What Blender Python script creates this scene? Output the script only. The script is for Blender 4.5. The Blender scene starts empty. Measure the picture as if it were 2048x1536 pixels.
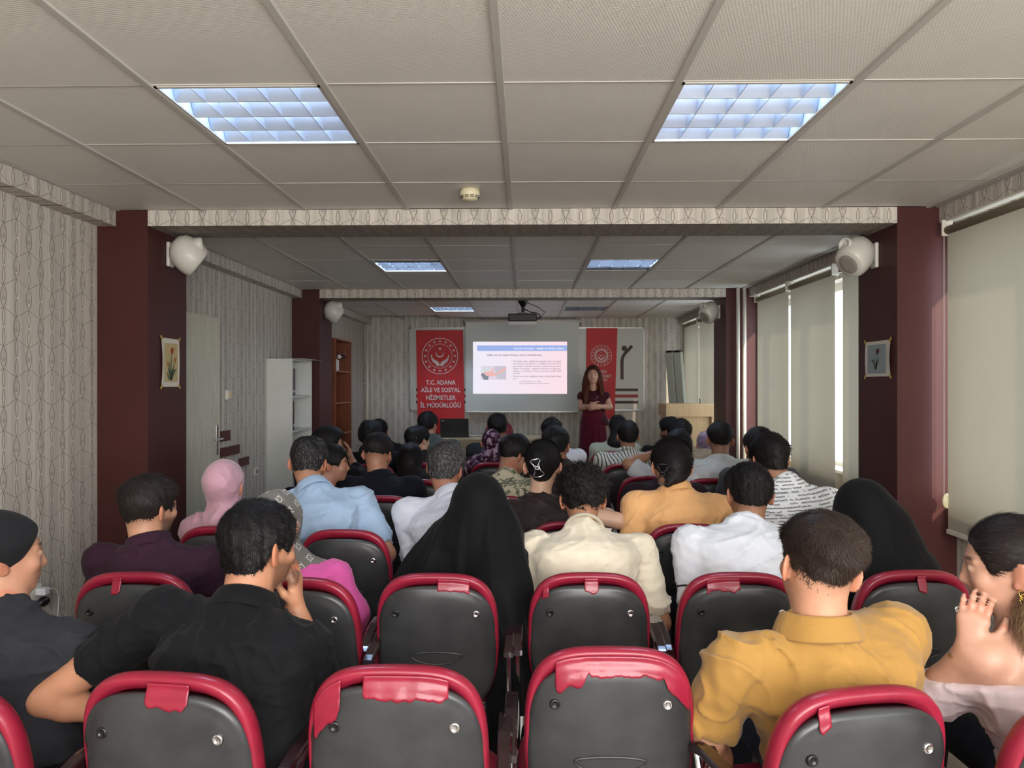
import bpy, bmesh, math, random
import numpy as np
from mathutils import Vector, Matrix, Euler
PI = math.pi
random.seed(7)
sc = bpy.context.scene
COL = sc.collection

# ------------------------------------------------------------------ camera, world, sun, exposure
CAMZ = 1.5
F_PX = 1440.0
YAW = math.atan(26 / F_PX)
cd = bpy.data.cameras.new('camera')
cam = bpy.data.objects.new('camera', cd)
COL.objects.link(cam)
cd.sensor_width = 36.0
cd.lens = 36.0 * F_PX / 2048
cd.clip_start = 0.05
cam.location = (0, 0, CAMZ)
cam.rotation_euler = (PI / 2, 0, YAW)
sc.camera = cam
sc.view_settings.view_transform = 'Standard'
sc.view_settings.look = 'None'
sc.view_settings.gamma = 1
sc.view_settings.use_curve_mapping = False
sc.view_settings.exposure = 0.2
try:
    sc.cycles.use_denoising = True
    sc.cycles.denoiser = 'OPENIMAGEDENOISE'
    sc.cycles.max_bounces = 8
    sc.cycles.diffuse_bounces = 4
    sc.cycles.sample_clamp_indirect = 6.0
    sc.cycles.caustics_reflective = False
    sc.cycles.caustics_refractive = False
except Exception:
    pass

world = bpy.data.worlds.new('sky')
sc.world = world
world.use_nodes = True
wn = world.node_tree
wn.nodes['Background'].inputs[0].default_value = (0.80, 0.90, 1.0, 1)
wn.nodes['Background'].inputs[1].default_value = 4.2


def light(name, kind, loc, rot, power, color, size=None, size_y=None):
    l = bpy.data.lights.new(name, kind)
    o = bpy.data.objects.new(name, l)
    COL.objects.link(o)
    o.location = loc
    o.rotation_euler = rot
    l.energy = power
    l.color = color
    if kind == 'AREA':
        l.shape = 'RECTANGLE'
        l.size = size
        l.size_y = size_y
    return o


sun = light('sun', 'SUN', (5, -3, 6), (0, 0, 0), 4.5, (1.0, 0.86, 0.66))
sun.data.angle = 0.03
sun.rotation_euler = Vector((-0.40, 0.74, -0.42)).to_track_quat('-Z', 'Y').to_euler()
# the big window and the lamps of the rear half of the room, behind the camera
light('rear_window_light', 'AREA', (0.9, -1.9, 1.75), (math.radians(97), 0, 0), 195, (1.0, 0.975, 0.95), 3.0, 1.3)
for lx in (-0.98, 0.82):
    light('rear_ceiling_light', 'AREA', (lx, -0.9, 2.46), (0, 0, 0), 32, (0.95, 0.97, 1.0), 0.55, 0.55)


def W(px, py, Y):
    """room point seen at photo pixel (px, py) at depth Y along the room"""
    cx = (px - 1024) / F_PX
    cz = (768 - py) / F_PX
    X = cx * math.cos(YAW) - math.sin(YAW)
    Yd = cx * math.sin(YAW) + math.cos(YAW)
    t = Y / Yd
    return np.array((X * t, Y, CAMZ + cz * t))


# ------------------------------------------------------------------ object helpers
def link(o, parent=None, label=None, cat=None, group=None, kind=None):
    if o.name not in COL.objects:
        COL.objects.link(o)
    if parent is not None:
        o.parent = parent
    if label: o['label'] = label
    if cat: o['category'] = cat
    if group: o['group'] = group
    if kind: o['kind'] = kind
    return o


def empty(name, loc=(0, 0, 0), rz=0, **kw):
    o = bpy.data.objects.new(name, None)
    o.location = loc
    o.rotation_euler = (0, 0, rz)
    o.empty_display_size = .1
    return link(o, **kw)


def obj(name, me, mat=None, parent=None, smooth=False, **kw):
    if isinstance(me, bmesh.types.BMesh):
        m = bpy.data.meshes.new(name)
        me.to_mesh(m)
        me.free()
        me = m
    if mat is not None:
        for mm in (mat if isinstance(mat, (list, tuple)) else [mat]):
            me.materials.append(mm)
    if smooth:
        me.shade_smooth()
    o = bpy.data.objects.new(name, me)
    return link(o, parent=parent, **kw)


def copy_tree(o, parent=None):
    c = o.copy()
    COL.objects.link(c)
    if parent is not None:
        c.parent = parent
    for ch in list(o.children):
        copy_tree(ch, c)
    return c


def box(bm, x0, x1, y0, y1, z0, z1, bev=0, rot=None, mi=0):
    r = bmesh.ops.create_cube(bm, size=1)
    vs = r['verts']
    bmesh.ops.scale(bm, vec=(abs(x1 - x0), abs(y1 - y0), abs(z1 - z0)), verts=vs)
    c = Vector(((x0 + x1) / 2, (y0 + y1) / 2, (z0 + z1) / 2))
    if rot is not None:
        bmesh.ops.rotate(bm, cent=(0, 0, 0), matrix=rot, verts=vs)
    bmesh.ops.translate(bm, vec=c, verts=vs)
    if bev > 0:
        es = list({e for v in vs for e in v.link_edges})
        bmesh.ops.bevel(bm, geom=es, offset=bev, segments=2, affect='EDGES', profile=.5)
    return bm


def B(*a, **k):
    return box(bmesh.new(), *a, **k)


def cyl(bm, a, b, r1, r2=None, n=16, caps=True):
    a = Vector(a); b = Vector(b)
    d = b - a
    M = Matrix.Translation((a + b) / 2) @ d.to_track_quat('Z', 'Y').to_matrix().to_4x4()
    bmesh.ops.create_cone(bm, cap_ends=caps, segments=n, radius1=r1, radius2=r1 if r2 is None else r2, depth=d.length, matrix=M)
    return bm


def tube(bm, pts, r, n=8, closed=False):
    """swept round tube through pts; r may be a list"""
    pts = [Vector(p) for p in pts]
    N = len(pts)
    rs = r if isinstance(r, (list, tuple)) else [r] * N
    rings = []
    up = Vector((0, 0, 1))
    for i, p in enumerate(pts):
        if closed:
            t = pts[(i + 1) % N] - pts[i - 1]
        else:
            t = pts[min(i + 1, N - 1)] - pts[max(i - 1, 0)]
        t.normalize()
        s = t.cross(up)
        if s.length < .15:
            s = t.cross(Vector((0, 1, 0)))
        s.normalize()
        u = s.cross(t)
        rings.append([bm.verts.new(p + (s * math.cos(2 * PI * k / n) + u * math.sin(2 * PI * k / n)) * rs[i]) for k in range(n)])
    for i in range(N if closed else N - 1):
        a, b = rings[i], rings[(i + 1) % N]
        for k in range(n):
            bm.faces.new((a[k], a[(k + 1) % n], b[(k + 1) % n], b[k]))
    if not closed:
        bm.faces.new(rings[0][::-1]); bm.faces.new(rings[-1])
    return bm


def lathe(bm, prof, n=24, M=None):
    """prof: list of (radius, z)"""
    rings = []
    M = M or Matrix()
    for r, z in prof:
        rings.append([bm.verts.new(M @ Vector((r * math.cos(2 * PI * k / n), r * math.sin(2 * PI * k / n), z))) for k in range(n)])
    for a, b in zip(rings, rings[1:]):
        for k in range(n):
            bm.faces.new((a[k], a[(k + 1) % n], b[(k + 1) % n], b[k]))
    bm.faces.new(rings[0][::-1]); bm.faces.new(rings[-1])
    return bm


def prism(bm, pts, d0, d1, axis='Y'):
    """extrude a 2d polygon; axis Y: pts are (x,z), X: pts are (y,z), Z: pts are (x,y)"""
    def P(a, b, d):
        return {'Y': (a, d, b), 'X': (d, a, b), 'Z': (a, b, d)}[axis]
    A = [bm.verts.new(P(a, b, d0)) for a, b in pts]
    Bv = [bm.verts.new(P(a, b, d1)) for a, b in pts]
    n = len(pts)
    bm.faces.new(A); bm.faces.new(Bv[::-1])
    for i in range(n):
        bm.faces.new((A[i], Bv[i], Bv[(i + 1) % n], A[(i + 1) % n]))
    bmesh.ops.recalc_face_normals(bm, faces=bm.faces[-(n + 2):] if False else bm.faces)
    return bm


def mesh_np(name, V, Q, smooth=True):
    me = bpy.data.meshes.new(name)
    V = np.asarray(V, np.float32)
    Q = np.asarray(Q, np.int32)
    k = Q.shape[1]
    me.vertices.add(len(V)); me.vertices.foreach_set('co', V.ravel())
    me.loops.add(Q.size); me.loops.foreach_set('vertex_index', Q.ravel())
    me.polygons.add(len(Q)); me.polygons.foreach_set('loop_start', np.arange(0, Q.size, k, dtype=np.int32))
    me.update(calc_edges=True)
    me.validate()
    if smooth:
        me.shade_smooth()
    return me


def grid_mesh(name, P, closed_u=False, smooth=True):
    """P: (nu, nv, 3) grid of points"""
    nu, nv = P.shape[:2]
    idx = np.arange(nu * nv).reshape(nu, nv)
    a = idx if closed_u else idx[:-1]
    b = np.roll(idx, -1, 0) if closed_u else idx[1:]
    Q = np.stack([a[:, :-1], b[:, :-1], b[:, 1:], a[:, 1:]], -1).reshape(-1, 4)
    return mesh_np(name, P.reshape(-1, 3), Q, smooth)


FONT = None
def text(name, s, size, mat, parent, loc, rot, align='CENTER', bold=0.0, sx=1.0, extrude=0.0004, spacing=1.0, fitw=None, **kw):
    c = bpy.data.curves.new(name + '_t', 'FONT')
    c.body = s
    c.size = size
    c.align_x = align
    c.offset = bold * size
    c.extrude = extrude
    c.resolution_u = 2
    c.space_character = spacing
    t = bpy.data.objects.new(name + '_t', c)
    COL.objects.link(t)
    bpy.context.view_layer.update()
    me = bpy.data.meshes.new_from_object(t.evaluated_get(bpy.context.evaluated_depsgraph_get()))
    bpy.data.objects.remove(t)
    me.name = name
    if fitw and len(me.vertices):
        co = np.empty(len(me.vertices) * 3); me.vertices.foreach_get('co', co); co = co.reshape(-1, 3)
        w = co[:, 0].max() - co[:, 0].min()
        co[:, 0] *= fitw / w
        me.vertices.foreach_set('co', co.ravel())
    me.materials.clear()
    o = obj(name, me, mat, parent, **kw)
    o.location = loc
    o.rotation_euler = rot
    o.scale = (sx, 1, 1)
    return o


# ------------------------------------------------------------------ node maths
class NV:
    """a scalar socket with arithmetic"""
    def __init__(s, nt, out):
        s.nt, s.o = nt, out

    def _m(s, op, *others):
        n = s.nt.nodes.new('ShaderNodeMath')
        n.operation = op
        for i, v in enumerate((s,) + others):
            if isinstance(v, NV):
                s.nt.links.new(v.o, n.inputs[i])
            else:
                n.inputs[i].default_value = v
        return NV(s.nt, n.outputs[0])

    def __add__(s, b): return s._m('ADD', b)
    __radd__ = __add__
    def __sub__(s, b): return s._m('SUBTRACT', b)
    def __rsub__(s, b): return (s * -1) + b
    def __mul__(s, b): return s._m('MULTIPLY', b)
    __rmul__ = __mul__
    def __truediv__(s, b): return s._m('DIVIDE', b)
    def abs(s): return s._m('ABSOLUTE')
    def mod(s, b): return s._m('FLOORED_MODULO', b)
    def floor(s): return s._m('FLOOR')
    def sin(s): return s._m('SINE')
    def sqrt(s): return s._m('SQRT')
    def lt(s, b): return s._m('LESS_THAN', b)
    def gt(s, b): return s._m('GREATER_THAN', b)
    def max(s, b): return s._m('MAXIMUM', b)
    def min(s, b): return s._m('MINIMUM', b)
    def pow(s, b): return s._m('POWER', b)
    def atan2(s, b): return s._m('ARCTAN2', b)
    def line(s, w):
        """1 near zero, soft edge"""
        n = s.abs() / w
        r = (2.0 - n).max(0.0).min(1.0)
        return r


def lin(c):
    """sRGB 0-255 or 0-1 -> linear"""
    c = [v / 255 if max(c) > 1.01 else v for v in c[:3]]
    return tuple(v / 12.92 if v <= .04045 else ((v + .055) / 1.055) ** 2.4 for v in c) + (1,)


class Mat:
    def __init__(s, name, color=(200, 200, 200), rough=.6, metal=0.0, spec=.5, coat=0.0, sheen=0.0, emis=None, estr=0.0, trans=0.0):
        s.m = bpy.data.materials.new(name)
        s.m.use_nodes = True
        s.nt = s.m.node_tree
        s.b = s.nt.nodes['Principled BSDF']
        s.b.inputs['Base Color'].default_value = lin(color)
        s.b.inputs['Roughness'].default_value = rough
        s.b.inputs['Metallic'].default_value = metal
        s.b.inputs['Specular IOR Level'].default_value = spec
        s.b.inputs['Coat Weight'].default_value = coat
        s.b.inputs['Sheen Weight'].default_value = sheen
        if emis is not None:
            s.b.inputs['Emission Color'].default_value = lin(emis)
            s.b.inputs['Emission Strength'].default_value = estr
        s.b.inputs['Transmission Weight'].default_value = trans
        s.color = lin(color)

    def n(s, t, **kw):
        x = s.nt.nodes.new(t)
        for k, v in kw.items():
            if k in x.inputs:
                x.inputs[k].default_value = v
            else:
                setattr(x, k, v)
        return x

    def L(s, a, b): s.nt.links.new(a, b)

    def coords(s, which='Object', scale=None):
        t = s.n('ShaderNodeTexCoord').outputs[which] if which != 'Position' else s.n('ShaderNodeNewGeometry').outputs['Position']
        if scale is not None:
            mp = s.n('ShaderNodeMapping')
            mp.inputs['Scale'].default_value = scale
            s.L(t, mp.inputs[0]); t = mp.outputs[0]
        return t

    def xyz(s, which='Object'):
        sp = s.n('ShaderNodeSeparateXYZ')
        s.L(s.coords(which), sp.inputs[0])
        return [NV(s.nt, o) for o in sp.outputs]

    def noise(s, scale=5, detail=3, rough=.5, which='Object', stretch=None):
        n = s.n('ShaderNodeTexNoise', Scale=scale, Detail=detail, Roughness=rough)
        s.L(s.coords(which, stretch), n.inputs['Vector'])
        return NV(s.nt, n.outputs['Fac'])

    def mix(s, fac, a, b):
        """colour mix; a,b colour tuples (linear) or sockets"""
        n = s.n('ShaderNodeMix', data_type='RGBA')
        for i, v in ((6, a), (7, b)):
            if isinstance(v, (tuple, list)):
                n.inputs[i].default_value = v
            else:
                s.L(v, n.inputs[i])
        if isinstance(fac, NV): s.L(fac.o, n.inputs[0])
        else: n.inputs[0].default_value = fac
        return n.outputs[2]

    def base(s, sock):
        s.L(sock, s.b.inputs['Base Color'])
        return s

    def vary(s, amount=.15, scale=6, detail=4, which='Object', stretch=None, color2=None):
        f = s.noise(scale, detail, .6, which, stretch)
        c = s.color
        lo = tuple(v * (1 - amount) for v in c[:3]) + (1,)
        hi = tuple(min(1, v * (1 + amount)) for v in c[:3]) + (1,)
        if color2: hi = lin(color2)
        fr = ((f - .35) * 3.3).max(0.0).min(1.0)
        return s.base(s.mix(fr, lo, hi))

    def bump(s, h, dist=.002, strength=.5):
        n = s.n('ShaderNodeBump')
        n.inputs['Distance'].default_value = dist
        n.inputs['Strength'].default_value = strength
        s.L(h.o, n.inputs['Height'])
        s.L(n.outputs[0], s.b.inputs['Normal'])
        return s

    def bump_noise(s, scale=200, dist=.001, strength=.4, detail=2, which='Object', stretch=None):
        return s.bump(s.noise(scale, detail, .5, which, stretch), dist, strength)
# ------------------------------------------------------------------ room dimensions
ZC = CAMZ + 1.018           # ceiling
XL, XR = -2.51, 2.48        # side walls
YF, YB = 11.19, -2.0        # front wall, rear wall
BZ = 2.426                  # underside of the beams
PIL = [(4.18, 4.66), (7.71, 8.2)]
BEAM = [(4.18, 4.52), (7.71, 7.98)]
PXL, PXR = -2.21, 2.14      # inner faces of the pillars


def wallpaper(name, axis, tint=(206, 199, 188), dark=(116, 104, 95), contrast=1.0):
    m = Mat(name, tint, .75, spec=.25)
    X, Y, Z = m.xyz('Position')
    u = {'X': X, 'Y': Y, 'XZ': X, 'YX': Y}[axis]
    v = {'X': Z, 'Y': Z, 'XZ': Y, 'YX': X}[axis]
    S, P = .0885, .297
    a = (u + 20 - 3.509 + .0 + S / 2) / S
    i = a.floor()
    ux = ((a - i) - .5) * S
    vz = v + 10 - .045 + i.mod(2.0) * (P / 2)
    zz = ((vz / P - (vz / P).floor()) - .5) * P
    az = zz.abs()
    ax = ux.abs()
    w = .0014
    t = az / .058
    med = (ax - (1.0 - t * t) * .020).line(w) * az.lt(.058)
    med2 = (ax - (1.0 - (az / .046) * (az / .046)) * .013).line(w * .6) * az.lt(.046) * .45
    t2 = (az - .100) / .044
    oval = (ax - (1.0 - t2 * t2) * .0095).line(w) * t2.abs().lt(1.0) * .85
    diag = ((ax - (az - .053) * 2.15) * .45).line(w * .8) * az.gt(.053) * az.lt(.098) * .8
    dd = (ux * ux + (zz + .010) * (zz + .010)).sqrt()
    ring = (dd - .0065).line(w) * .8
    stem = ax.line(w * .7) * zz.gt(-.004) * zz.lt(.04) * .6
    bar = (zz - .004).line(w * .8) * ax.lt(.008) * .5
    pat = med.max(med2).max(oval).max(diag).max(ring).max(stem).max(bar) * contrast
    st = m.noise(34, 3, .6, 'Position', (1, 1, .02) if axis in 'XY' else (1, 1, .02))
    stf = ((st - .38) * 3.5).max(0.0).min(1.0)
    c = lin(tint)
    lo = tuple(q * .80 for q in c[:3]) + (1,)
    hi = tuple(min(1, q * 1.10) for q in c[:3]) + (1,)
    base = m.mix(stf, lo, hi)
    m.base(m.mix(pat * .95, base, lin(dark)))
    m.bump(stf * .4 + pat * -.6, .0006, .5)
    return m.m


M_wpY = wallpaper('patterned_wallpaper_side', 'Y')
M_wpX = wallpaper('patterned_wallpaper_front', 'X')
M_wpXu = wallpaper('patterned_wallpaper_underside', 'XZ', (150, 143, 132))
M_maroon = Mat('maroon_emulsion', (72, 36, 34), .5, spec=.3).vary(.08, 2.5).bump_noise(90, .0008, .35).m
m = Mat('ceiling_tile_vinyl', (224, 220, 212), .5, spec=.35)
X, Y, Z = m.xyz('Object')
k = 2 * PI / .017
hgt = (((X + Y * .6) * k).sin() * ((Y * 1.3 - X * .7) * k).sin())
m.vary(.02, 3)
m.bump(hgt, .0009, .30)
M_tile = m.m
M_tbar = Mat('white_enamelled_t_bar', (190, 186, 178), .45).m
M_dark = Mat('dark_void', (20, 19, 18), .9).m
M_white = Mat('white_plastic', (214, 210, 200), .38, spec=.5).vary(.03, 8).m
M_pvc = Mat('white_window_pvc', (232, 230, 224), .35).m
M_pipe = Mat('white_painted_pipe', (212, 206, 192), .35).m
m = Mat('grey_floor_tile', (120, 112, 102), .35)
m.vary(.12, 4, color2=(140, 132, 120))
M_floor = m.m
M_joint = Mat('dark_floor_joint', (70, 64, 58), .8).m
M_chrome = Mat('chrome', (210, 210, 212), .16, metal=1.0).m
M_black = Mat('black_plastic', (17, 17, 19), .35).m
m = Mat('cream_wood_veneer', (208, 204, 184), .5)
nz = m.noise(9, 5, .65, 'Object', (6, 6, .5))
m.base(m.mix(((nz - .3) * 2.5).max(0.0).min(1.0), lin((196, 191, 170)), lin((220, 217, 200))))
M_door = m.m
m = Mat('beech_veneer', (214, 184, 140), .42)
nz = m.noise(8, 5, .65, 'Object', (8, 8, .5))
m.base(m.mix(((nz - .3) * 2.5).max(0.0).min(1.0), lin((204, 172, 126)), lin((222, 194, 150))))
M_beech = m.m
m = Mat('brown_wood_veneer', (122, 62, 34), .42)
nz = m.noise(8, 5, .65, 'Object', (8, 8, .5))
m.base(m.mix(((nz - .3) * 2.5).max(0.0).min(1.0), lin((104, 50, 27)), lin((138, 74, 42))))
M_brownwood = m.m
M_bookcase_edge = Mat('brown_edge_band', (150, 96, 66), .5).m
M_whitewood = Mat('white_melamine', (216, 217, 210), .45).vary(.03, 5).m

# ------------------------------------------------------------------ floor
fl = obj('floor', B(XL - .25, XR + .25, YB - .2, YF + .2, -.1, -.004), M_joint, kind='structure')
tile_me = bpy.data.meshes.new('floor_tile')
bm = B(-.247, .247, -.247, .247, -.004, 0, bev=.0015)
bm.to_mesh(tile_me); bm.free(); tile_me.materials.append(M_floor)
for i in range(10):
    for j in range(25):
        y = -1.2 + .5 * j + .25
        if y > YF - .2: continue
        o = obj('floor_tile', tile_me, None, fl)
        o.location = (XL + .25 + i * .5 - .005, y, 0)

# ------------------------------------------------------------------ walls
wl = obj('wall_left', B(XL - .15, XL, YB, YF + .15, 0, ZC + .1), M_wpY, kind='structure')
wf = obj('wall_front', B(XL - .15, XR + .4, YF, YF + .15, 0, ZC + .1), M_wpX, kind='structure')
wb = obj('wall_rear', B(XL - .15, XR + .4, YB - .15, YB, 0, ZC + .1), M_wpX, kind='structure')
SILL = .80
HEAD = 2.33
bays = [(-1.6, 4.14), (4.74, 7.66), (8.28, 10.80)]
bm = bmesh.new()
edges = [YB] + [v for b in bays for v in b] + [YF + .15]
for a, b in zip(edges[::2], edges[1::2]):
    box(bm, XR, XR + .22, a, b, 0, ZC + .1)
for a, b in bays:
    box(bm, XR, XR + .22, a, b, 0, SILL)
    box(bm, XR, XR + .22, a, b, HEAD, ZC + .1)
wr = obj('wall_right', bm, M_wpY, kind='structure')
M_glass = Mat('window_glass', (235, 245, 250), .03)
_t = M_glass.n('ShaderNodeBsdfTransparent'); _g = M_glass.n('ShaderNodeBsdfGlossy'); _g.inputs['Roughness'].default_value = .02
_x = M_glass.n('ShaderNodeMixShader'); _x.inputs[0].default_value = .07
M_glass.L(_t.outputs[0], _x.inputs[1]); M_glass.L(_g.outputs[0], _x.inputs[2])
M_glass.L(_x.outputs[0], [q for q in M_glass.nt.nodes if q.type == 'OUTPUT_MATERIAL'][0].inputs[0])
M_glass = M_glass.m
for n, (a, b) in enumerate(bays):
    fr = bmesh.new()
    x0, x1 = XR + .12, XR + .18
    box(fr, x0, x1, a, b, SILL, SILL + .06); box(fr, x0, x1, a, b, HEAD - .06, HEAD)
    k = max(2, round((b - a) / 1.1))
    for q in range(k + 1):
        yy = a + (b - a) * q / k
        box(fr, x0, x1, max(a, yy - .035), min(b, yy + .035), SILL + .06, HEAD - .06)
    w = obj('window_%d' % (n + 1), fr, M_pvc, kind='structure')
    for q in range(k):
        ya = a + (b - a) * q / k + .036
        yb = a + (b - a) * (q + 1) / k - .036
        obj('pane', B(x0 + .025, x0 + .031, ya, yb, SILL + .061, HEAD - .061), M_glass, w)
    obj('window_sill', B(XR - .03, XR + .12, a + .005, b - .005, SILL, SILL + .025, bev=.004), M_pvc, w)

# pillars and beams
for n, (a, b) in enumerate(PIL):
    obj('pillar', B(XL, PXL, a, b, 0, ZC), M_maroon, kind='structure')
    obj('pillar', B(PXR, XR, a, b, 0, ZC), M_maroon, kind='structure')
for a, b in BEAM:
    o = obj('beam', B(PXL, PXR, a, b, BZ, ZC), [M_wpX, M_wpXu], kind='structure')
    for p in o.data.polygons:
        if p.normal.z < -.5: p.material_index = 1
    # thin shadowed paper edge along the beam top
segs = [(YB, PIL[0][0]), (PIL[0][1], PIL[1][0]), (PIL[1][1], YF)]
for a, b in segs:
    obj('beam', B(XL, XL + .11, a, b, BZ, ZC), [M_wpY], kind='structure')
    obj('beam', B(XR - .10, XR, a, b, BZ, ZC), [M_wpY], kind='structure')
# thin white enamelled trim where the grid meets the walls
for s, x in ((1, XL + .11), (-1, XR - .10)):
    for a, b in segs:
        obj('trim_1', B(min(x, x + s * .022), max(x, x + s * .022), a, b, ZC - .004, ZC - .001), M_tbar, kind='structure')

# ------------------------------------------------------------------ suspended ceiling
ce = obj('ceiling', B(XL - .1, XR + .1, YB, YF + .1, ZC + .10, ZC + .14), M_dark, kind='structure')
gx = [-.084 + .6 * k for k in range(-4, 5)]
LX = (-1.284, .516)
lights_at = []
bm_l = bmesh.new()
xin0, xin1 = XL + .11, XR - .10


def secrange(y0, y1, start):
    ys = [y0]
    y = start
    while y <= y0 + .02: y += .6
    while y < y1 - .05:
        ys.append(y); y += .6
    ys.append(y1)
    return ys


sections = [(YB, BEAM[0][0], 2.435 - .6 * 8), (BEAM[0][1], BEAM[1][0], 5.287 - .6 * 3), (BEAM[1][1], YF, 9.46 - .6 * 4)]
cellsx = [xin0] + [g for g in gx if xin0 + .05 < g < xin1 - .05] + [xin1]
tmesh = {}
for si, (y0, y1, st) in enumerate(sections):
    ys = secrange(y0, y1, st)
    for j in range(len(ys) - 1):
        for i in range(len(cellsx) - 1):
            xa, xb, ya, yb = cellsx[i], cellsx[i + 1], ys[j], ys[j + 1]
            yc = (ya + yb) / 2
            isl = any(abs(xa - l) < .02 for l in LX) and any(abs(yc - q) < .12 for q in (2.737, 6.187, 9.76))
            if isl:
                lights_at.append((xa, xb, ya, yb)); continue
            if yc < -1.2 and False: continue
            if si == 2 and i == 0 and j == len(ys) - 2: continue      # the missing corner tile
            if si == 2 and i == 1 and j == len(ys) - 2: continue
            key = (round(xb - xa, 3), round(yb - ya, 3))
            if key not in tmesh:
                me = bpy.data.meshes.new('ceiling_tile')
                bt = B(-(xb - xa) / 2 + .0022, (xb - xa) / 2 - .0022, -(yb - ya) / 2 + .0022, (yb - ya) / 2 - .0022, 0, .012, bev=.002)
                bt.to_mesh(me); bt.free(); me.materials.append(M_tile)
                tmesh[key] = me
            o = obj('ceiling_tile', tmesh[key], None, ce)
            o.location = ((xa + xb) / 2, yc, ZC + random.uniform(0, .0025))
            o.rotation_euler = (random.uniform(-.0022, .0022), random.uniform(-.0022, .0022), 0)
    for g in cellsx[1:-1]:
        obj('grid_rail', B(g - .0125, g + .0125, y0, y1, ZC - .007, ZC + .02, bev=.0015), M_tbar, ce)
    for y in ys[1:-1]:
        obj('cross_rail', B(xin0, xin1, y - .0045, y + .0045, ZC - .0005, ZC + .018), M_tbar, ce)

# ------------------------------------------------------------------ louvred ceiling lights
M_mirror = Mat('brushed_louvre_aluminium', (214, 226, 245), .30, metal=.85).m
M_tray = Mat('light_tray_white', (190, 205, 225), .4).m


def emat(name, col, s):
    m = Mat(name, (0, 0, 0), .5, emis=col, estr=s)
    return m.m


M_tube_on = emat('fluorescent_tube_lit', (205, 228, 255), 32.0)
M_tube_dim = emat('fluorescent_tube_dim', (205, 228, 255), 85.0)
M_tube_off = Mat('fluorescent_tube_off', (200, 205, 205), .3).m
names = ['front left louvred ceiling light nearest the camera, all four tubes lit',
         'front right louvred ceiling light nearest the camera, all four tubes lit',
         'louvred ceiling light left of the middle bay, half of it dark',
         'louvred ceiling light right of the middle bay, half of it dark',
         'small lit louvred ceiling light far left above the banner',
         'small unlit louvred ceiling light far right of the projector']


def sweep_profile_x(bm, x0, x1, prof):
    A = [bm.verts.new((x0, y, z)) for y, z in prof]
    C = [bm.verts.new((x1, y, z)) for y, z in prof]
    n = len(prof)
    for i in range(n):
        bm.faces.new((A[i], A[(i + 1) % n], C[(i + 1) % n], C[i]))
    bm.faces.new(A[::-1]); bm.faces.new(C)


lights_at.sort(key=lambda q: (q[2], q[0]))
for n, (xa, xb, ya, yb) in enumerate(lights_at):
    cx, cy = (xa + xb) / 2, (ya + yb) / 2
    hx, hy = (xb - xa) / 2 - .014, (yb - ya) / 2 - .006
    t = empty('ceiling_light', (cx, cy, ZC), label=names[n % 6], cat='ceiling light')
    bm = bmesh.new()
    box(bm, -hx, hx, -hy, hy, .085, .09)
    for s in (-1, 1):
        box(bm, min(s * hx, s * (hx - .004)), max(s * hx, s * (hx - .004)), -hy, hy, 0, .085)
        box(bm, -hx, hx, min(s * hy, s * (hy - .004)), max(s * hy, s * (hy - .004)), 0, .085)
    obj('tray', bm, M_tray, t)
    bm = bmesh.new()
    f = .010
    for s in (-1, 1):
        box(bm, min(s * (hx + .004), s * (hx - f)), max(s * (hx + .004), s * (hx - f)), -hy - .002, hy + .002, -.004, .004)
        box(bm, -hx, hx, min(s * (hy + .002), s * (hy - f)), max(s * (hy + .002), s * (hy - f)), -.004, .004)
    obj('frame', bm, M_tbar, t)
    # four tubes, running along the room's width between the louvre rows
    for r in range(4):
        yy = -hy + (2 * hy) * (r + .5) / 4
        if n < 2: mt = M_tube_on
        elif n == 2: mt = M_tube_dim if r >= 1 else M_tube_off
        elif n == 3: mt = M_tube_dim if r < 3 else M_tube_off
        elif n == 4: mt = M_tube_dim
        else: mt = M_tube_off
        bm = bmesh.new()
        cyl(bm, (-hx + .02, yy, .046), (hx - .02, yy, .046), .008, n=10)
        obj('tube', bm, mt, t, smooth=True)
    # parabolic cross reflectors (V shaped, run in x) and thin blades in y
    for r in range(5):
        yy = -hy + (2 * hy) * r / 4
        wq = .052
        bm = bmesh.new()
        prof = [(yy - wq, .074), (yy - wq * .42, .030), (yy - .002, .003), (yy + .002, .003), (yy + wq * .42, .030), (yy + wq, .074)]
        prof = [(max(-hy + .004, min(hy - .004, a)), b) for a, b in prof]
        if r in (0, 4):
            prof = prof[3:] + [(prof[3][0], .074)] if r == 0 else [(prof[2][0], .074)] + prof[:3]
        sweep_profile_x(bm, -hx + .006, hx - .006, prof)
        bmesh.ops.recalc_face_normals(bm, faces=bm.faces)
        obj('reflector', bm, M_mirror, t)
    for c in range(1, 5):
        xx = -hx + 2 * hx * c / 5
        obj('louvre_blade', B(xx - .0012, xx + .0012, -hy + .006, hy - .006, .003, .047), M_mirror, t)

# ------------------------------------------------------------------ smoke detector
c = W(940, 378, 3.77)
t = empty('smoke_detector', (c[0], c[1], ZC), label='cream round smoke detector on the ceiling tile before the first beam', cat='smoke detector')
bm = bmesh.new()
M_det = Mat('cream_plastic', (224, 214, 180), .4).m
lathe(bm, [(.030, 0.0), (.050, -.001), (.052, -.022), (.050, -.03), (.048, -.034), (.040, -.05), (.024, -.058), (.004, -.06)], 32)
obj('housing', bm, M_det, t, smooth=True)
bm = bmesh.new()
for k in range(10):
    a = 2 * PI * k / 10
    for zz in (-.037, -.044):
        rr = .0475 if zz > -.04 else .0445
        M = Matrix.Rotation(a, 3, 'Z')
        b2 = bmesh.new()
        box(b2, rr - .003, rr + .0015, -.010, .010, zz - .0014, zz + .0014)
        for v in b2.verts: v.co = M @ v.co
        me = bpy.data.meshes.new('x'); b2.to_mesh(me); b2.free(); bm.from_mesh(me)
obj('vent_slots', bm, M_dark, t)

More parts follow.
